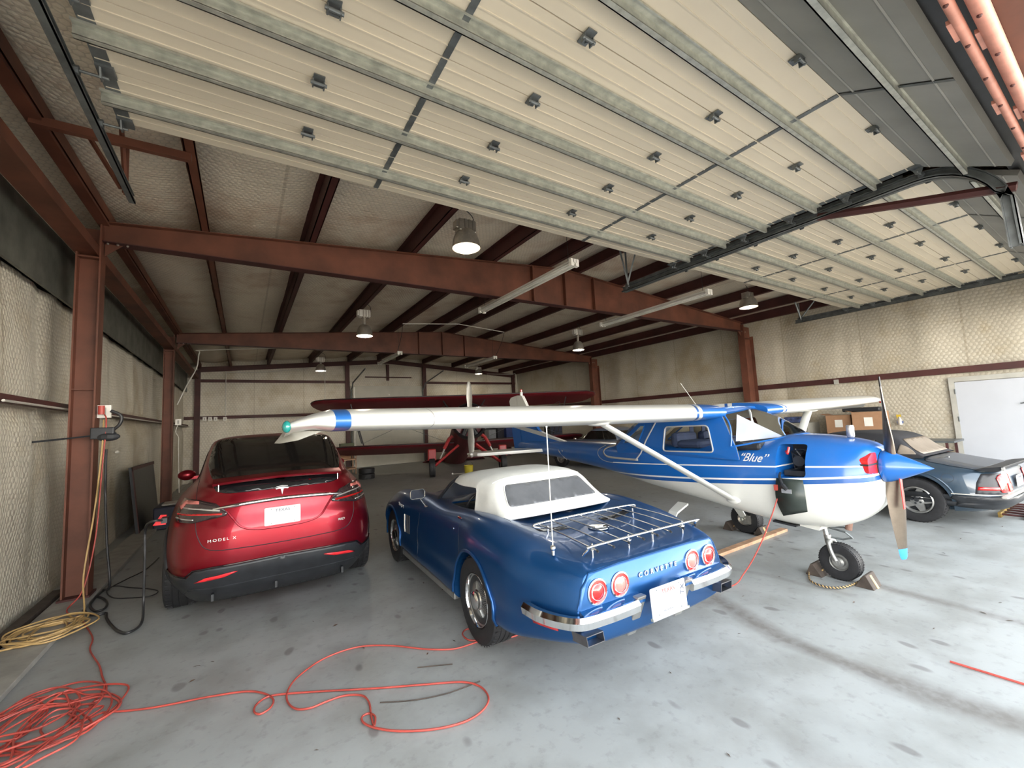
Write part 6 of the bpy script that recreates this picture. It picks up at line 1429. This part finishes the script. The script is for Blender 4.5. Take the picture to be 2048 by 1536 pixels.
o = MB().box((-L_/2-.9, -.045, -.019), (L_/2, .045, .019)).obj('wood_plank', M_wood, bevel=.003, loc=(mid.x, mid.y, .019)); o.rotation_euler = (0, 0, atan2(d.y, d.x)); tag(o, 'long bare pine plank on the floor between the blue convertible and the aeroplane', 'plank')
# can on the cowl
R = empty('drink_can', (5.131-.05, 3.39-1.70, 1.425)); tag(R, 'small silver can standing on the aeroplane nose', 'can')
MB().lathe([(.001, 0), (.027, .0), (.033, .008), (.033, .105), (.027, .118), (.025, .116), (.001, .114)], 24).obj('can_body', mat('printed silver can', (.60, .60, .62), .3, .7, .25, 25), R, smooth=40)
MB().cyl((0, .005, .115), (0, .005, .118), .010, 8).obj('pull_tab', M_chrome, R)

# ================================================================ LEFT WALL THINGS
for i, (x0, x1, y0, y1, z0, lb) in enumerate(((-1.84, -1.74, 5.5, 7.1, .02, 'weathered brown board lying against the foot of the left wall'), (-1.84, -1.68, 3.3, 5.35, .05, 'weathered board lying on the kerb, nearer the camera'))):
    o = MB().box((x0, y0, z0), (x1, y1, z0+.05)).obj('old_board', M_woodd, bevel=.004); o.rotation_euler = (0, 0, 0); tag(o, lb, 'board', 'old boards')
R = empty('leaning_panel', (-1.62, 11.4, 0)); R.rotation_euler = (0, radians(-6), 0); tag(R, 'large dark panel leaning on the left wall between the two columns', 'panel')
MB().box((-.02, -1.1, 0), (.02, 1.1, 1.25)).obj('sheet', M_blackm, R); MB().box((.02, -1.1, 1.19), (.035, 1.1, 1.25)).box((.02, -1.1, 0), (.035, -1.04, 1.25)).obj('frame', M_rustd, R)
o = MB().box((-1.45, 10.6, 0), (-.95, 11.5, .42)).obj('storage_bin', mat('navy bin', (.010, .014, .04), .5, 0, .2, 8), bevel=.02); tag(o, 'dark navy storage bin on the floor left of the red car', 'bin')
o = MB().box((-1.35, 10.75, .425), (-1.05, 11.2, .46)).obj('folded_cloth', M_pvc, bevel=.015); tag(o, 'folded grey cloth lying on the navy storage bin', 'cloth')
o = MB().sphere((-1.80, 9.6, 1.56), .05, 10, 7, sc=(.6, 1.6, .6)).obj('wall_hook', M_white); tag(o, 'small white hook on the left wall insulation', 'hook')

# ================================================================ BACK AREA
def box_(nm, c, d, mt_, lb, ct, grp=None, bev=.004, rz=0):
    o = MB().cbox((0, 0, 0), d).obj(nm, mt_, bevel=bev, loc=(c[0], c[1], c[2]+d[2]/2)); o.rotation_euler = (0, 0, rz); tag(o, lb, ct, grp); return o
bx = onz(676, 962); 
R = empty('shop_cart', (3.35, 17.4, 0)); tag(R, 'wooden shop cart near the back wall, right of the red car', 'cart')
MB().box((-.35, -.3, .55), (.35, .3, .60)).box((-.35, -.3, .2), (.35, .3, .25)).obj('shelf', M_wood, R)
for sx_ in (-1, 1):
    for sy in (-1, 1): MB().box((sx_*.33-.02, sy*.28-.02, 0), (sx_*.33+.02, sy*.28+.02, .95)).obj('leg', M_wood, R)
box_('cardboard_carton', (3.30, 17.4, .61), (.45, .4, .42), M_card, 'cardboard carton on the wooden shop cart', 'box')
box_('green_case', (3.40, 17.4, 1.04), (.5, .36, .16), mat('olive case', (.09, .10, .045), .6), 'olive green case on top of the carton on the cart', 'case')
for k, (x, y, z, lb) in enumerate(((3.62, 15.2, 0, 'black tyre lying flat behind the red car, bottom of the pair'), (3.62, 15.2, .19, 'black tyre lying flat, on top of the pair'))):
    m_ = MB(); m_.lathe(tire_prof(.27, .16, .18), 30, 'z', close=True); o = m_.obj('spare_tyre', M_black, smooth=40, loc=(x, y, z+.09)); tag(o, lb, 'tyre', 'stacked tyres')
R = empty('yellow_bucket', onz(938, 953)); tag(R, 'yellow bucket on the floor under the biplane propeller', 'bucket')
MB().lathe([(.001, 0), (.13, 0), (.155, .36), (.162, .37), (.150, .37), (.125, .02)], 24).obj('pail', mat('yellow plastic', (.42, .34, .03), .45), R, smooth=40)
MB().tube([(.155*cos(a), .0, .36+.0*sin(a)+.14*sin(a)) for a in [pi*k/10 for k in range(11)]], .005, 6).obj('handle', M_galvd, R)
a = onz(905, 948, .03); R = empty('tow_bar', a); tag(R, 'white ended tow bar lying on the floor beside the yellow bucket', 'tow bar')
MB().cyl((0, 0, 0), (.5, -.25, 0), .018, 8).obj('bar', M_pvc, R); MB().sphere((0, 0, .01), .035, 12, 8).obj('knob', M_white, R)
# workbench and clutter along the right side of the back bay
R = empty('workbench', (11.6, 18.6, 0)); tag(R, 'long dark workbench along the back right, behind the aeroplane tail', 'workbench')
MB().box((-1.3, -.35, .86), (1.3, .35, .92)).obj('bench_top', M_woodd, R)
for x in (-1.2, 0, 1.2): MB().box((x-.04, -.3, 0), (x+.04, .3, .86)).obj('trestle', M_rustd, R)
o = MB().box((10.3, 19.0, .95), (12.9, 19.04, 2.0)).obj('peg_board', M_blackm); tag(o, 'dark board standing behind the workbench at the back right', 'board')
random.seed(5)
cols = [((.25, .26, .28), 'grey'), ((.02, .02, .03), 'black'), ((.03, .05, .16), 'navy'), ((.30, .12, .07), 'rust coloured'), ((.45, .44, .40), 'pale')]
for k, (x, w_, h_) in enumerate(((10.55, .42, .45), (11.05, .40, .6), (11.6, .46, .5), (12.12, .42, .8), (12.63, .40, .55))):
    c_, n_ = cols[k]; box_('storage_box', (x, 18.55, .92), (w_, .45, h_), mat('box '+n_, c_, .6), n_+' storage box on the dark workbench at the back', 'box', 'boxes on the back workbench', .01, random.uniform(-.1, .1))
R = empty('tool_cabinet', (12.3, 15.6, 0)); tag(R, 'tall black tool cabinet near the right wall behind the biplane wing', 'cabinet')
MB().box((-.35, -.25, .05), (.35, .25, 1.45)).obj('cabinet_body', M_blackm, R, bevel=.01)
for k in range(5): MB().box((-.32, -.265, .12+.26*k), (.32, -.25, .34+.26*k)).obj('drawer', mat('dark drawer', (.03, .035, .06), .4), R)

# ================================================================ RIGHT WALL THINGS
R = empty('filing_cabinet', (12.75, 5.4, 0)); tag(R, 'beige filing cabinet against the right wall, left of the cardboard boxes', 'filing cabinet')
M_file = mat('beige steel', (.30, .29, .25), .5, 0, .1, 4)
MB().box((-.35, -.38, 0), (.35, .38, 1.32)).obj('cabinet_body', M_file, R, bevel=.006)
for k in range(4):
    d_ = MB().box((-.365, -.35, .04+.32*k), (-.35, .35, .33+.32*k)).obj('drawer', M_file, R, bevel=.004); MB().box((-.38, -.09, .22+.32*k), (-.365, .09, .24+.32*k)).obj('drawer_handle', M_galvd, d_)
R = empty('storage_shelf', (12.85, 4.1, 0)); tag(R, 'low grey steel shelf against the right wall under the cardboard boxes', 'shelf')
MB().box((-.35, -.75, 1.00), (.35, .85, 1.03)).box((-.35, -.75, .5), (.35, .85, .53)).obj('shelf_board', M_galvd, R)
for sx_ in (-1, 1):
    for y in (-.73, .82): MB().box((sx_*.33-.02, y-.02, 0), (sx_*.33+.02, y+.02, 1.02)).obj('upright', M_galvd, R)
def carton(x, y, z, d, rz, lb):
    R = empty('cardboard_box', (x, y, z), rz); tag(R, lb, 'box', 'cardboard boxes')
    MB().box((-d[0]/2, -d[1]/2, 0), (d[0]/2, d[1]/2, d[2])).obj('carton', M_card, R, bevel=.004)
    for s in (-1, 1): MB().add([(-d[0]/2, s*d[1]/2, d[2]), (d[0]/2, s*d[1]/2, d[2]), (d[0]/2, s*(d[1]/2+.12), d[2]+.04), (-d[0]/2, s*(d[1]/2+.12), d[2]+.04)], [(0, 1, 2, 3)]).obj('flap', M_card, R) if s > 0 else None
    MB().box((-d[0]/2-.003, -.09, d[2]*.35), (-d[0]/2, .07, d[2]*.75)).obj('paper_label', M_white, R)
carton(12.80, 4.40, 1.03, (.5, .52, .46), .0, 'cardboard box with a paper label, left of the pair by the right wall')
carton(12.72, 3.80, 1.03, (.5, .60, .52), .08, 'larger cardboard box with open flap, right of the pair by the right wall')
o = box_('black_bag', (12.75, 3.95, 1.56), (.25, .75, .10), M_blackm, 'long black bag lying on top of the cardboard boxes', 'bag', None, .03)
o = box_('blue_bag', (12.72, 5.4, 1.325), (.4, .5, .16), mat('blue patterned bag', (.05, .07, .16), .6, 0, .8, 14), 'blue patterned bag on top of the filing cabinet', 'bag', None, .04)
p = onx(1800, 840, XR-.10)
R = empty('spray_bottle', (XR-.12, p.y, p.z-.12)); tag(R, 'spray bottle with yellow trigger hanging on the right wall', 'bottle')
MB().lathe([(.001, 0), (.045, 0), (.05, .02), (.05, .12), (.02, .17), (.015, .20)], 18).obj('bottle_body', M_pvc, R, smooth=40)
MB().box((-.02, -.03, .20), (.02, .05, .25)).tube([(0, .03, .20), (0, .05, .16)], .008, 6).obj('trigger', mat('yellow trigger', (.60, .42, .03), .5), R)
MB().box((-.03, -.05, .04), (.052, .05, .10)).obj('bottle_label', mat('blue label', (.10, .14, .30), .5), R)
R = empty('side_table', (12.55, 2.95, 0)); tag(R, 'low grey table by the right wall, left of the white door', 'table')
MB().box((-.40, -.62, .86), (.40, .33, .90)).obj('table_top', M_galvd, R)
for sx_ in (-1, 1):
    for y in (-.5, .25): MB().box((sx_*.35-.02, y-.02, 0), (sx_*.35+.02, y+.02, .86)).obj('leg', M_rustd, R)
R = empty('floor_jack', onz(2035, 1030)); tag(R, 'rusty yellow floor ramp lying behind the roadster bumper', 'ramp')
MB().box((-.35, -.14, .0), (.9, -.11, .07)).box((-.35, .11, 0), (.9, .14, .07)).obj('ramp_rail', mat('rusty yellow', (.22, .14, .03), .6, .2, .5, 12), R)
for k in range(6): MB().cyl((-.28+.2*k, -.12, .04), (-.28+.2*k, .12, .04), .015, 8).obj('rung', M_rustd, R)
# dry leaves and twigs scattered on the floor
random.seed(21)
lf = MB(); M_leaf = mat('dry leaf', (.10, .06, .04), .8)
for k in range(70):
    x, y = random.uniform(-1, 10), random.uniform(.6, 5); a = random.uniform(0, pi); l_ = random.uniform(.012, .03); w2 = l_*.3
    lf.add([(x+l_*cos(a), y+l_*sin(a), .003), (x-w2*sin(a), y+w2*cos(a), .008), (x-l_*cos(a), y-l_*sin(a), .003), (x+w2*sin(a), y-w2*cos(a), .004)], [(0, 1, 2, 3)])
o = lf.obj('leaf_litter', M_leaf); tag(o, 'tiny dry leaves and bits scattered over the floor', 'litter', kind='stuff')
for pts, lb in (([(1425, 1345), (1438, 1338)], 0),): pass
tw = [[(760, 1405), (830, 1400), (900, 1385), (960, 1362)], [(835, 1335), (905, 1328)], [(600, 1180), (640, 1172)]]
for k, q in enumerate(tw[:2]):
    m_ = MB(); m_.tube(spl(fl2(q, .006), 4), .004, 5); o = m_.obj('dry_twig', M_woodd); tag(o, ('longer' if k == 0 else 'shorter')+' dry twig lying on the floor by the orange cord loop', 'twig', 'dry twigs')
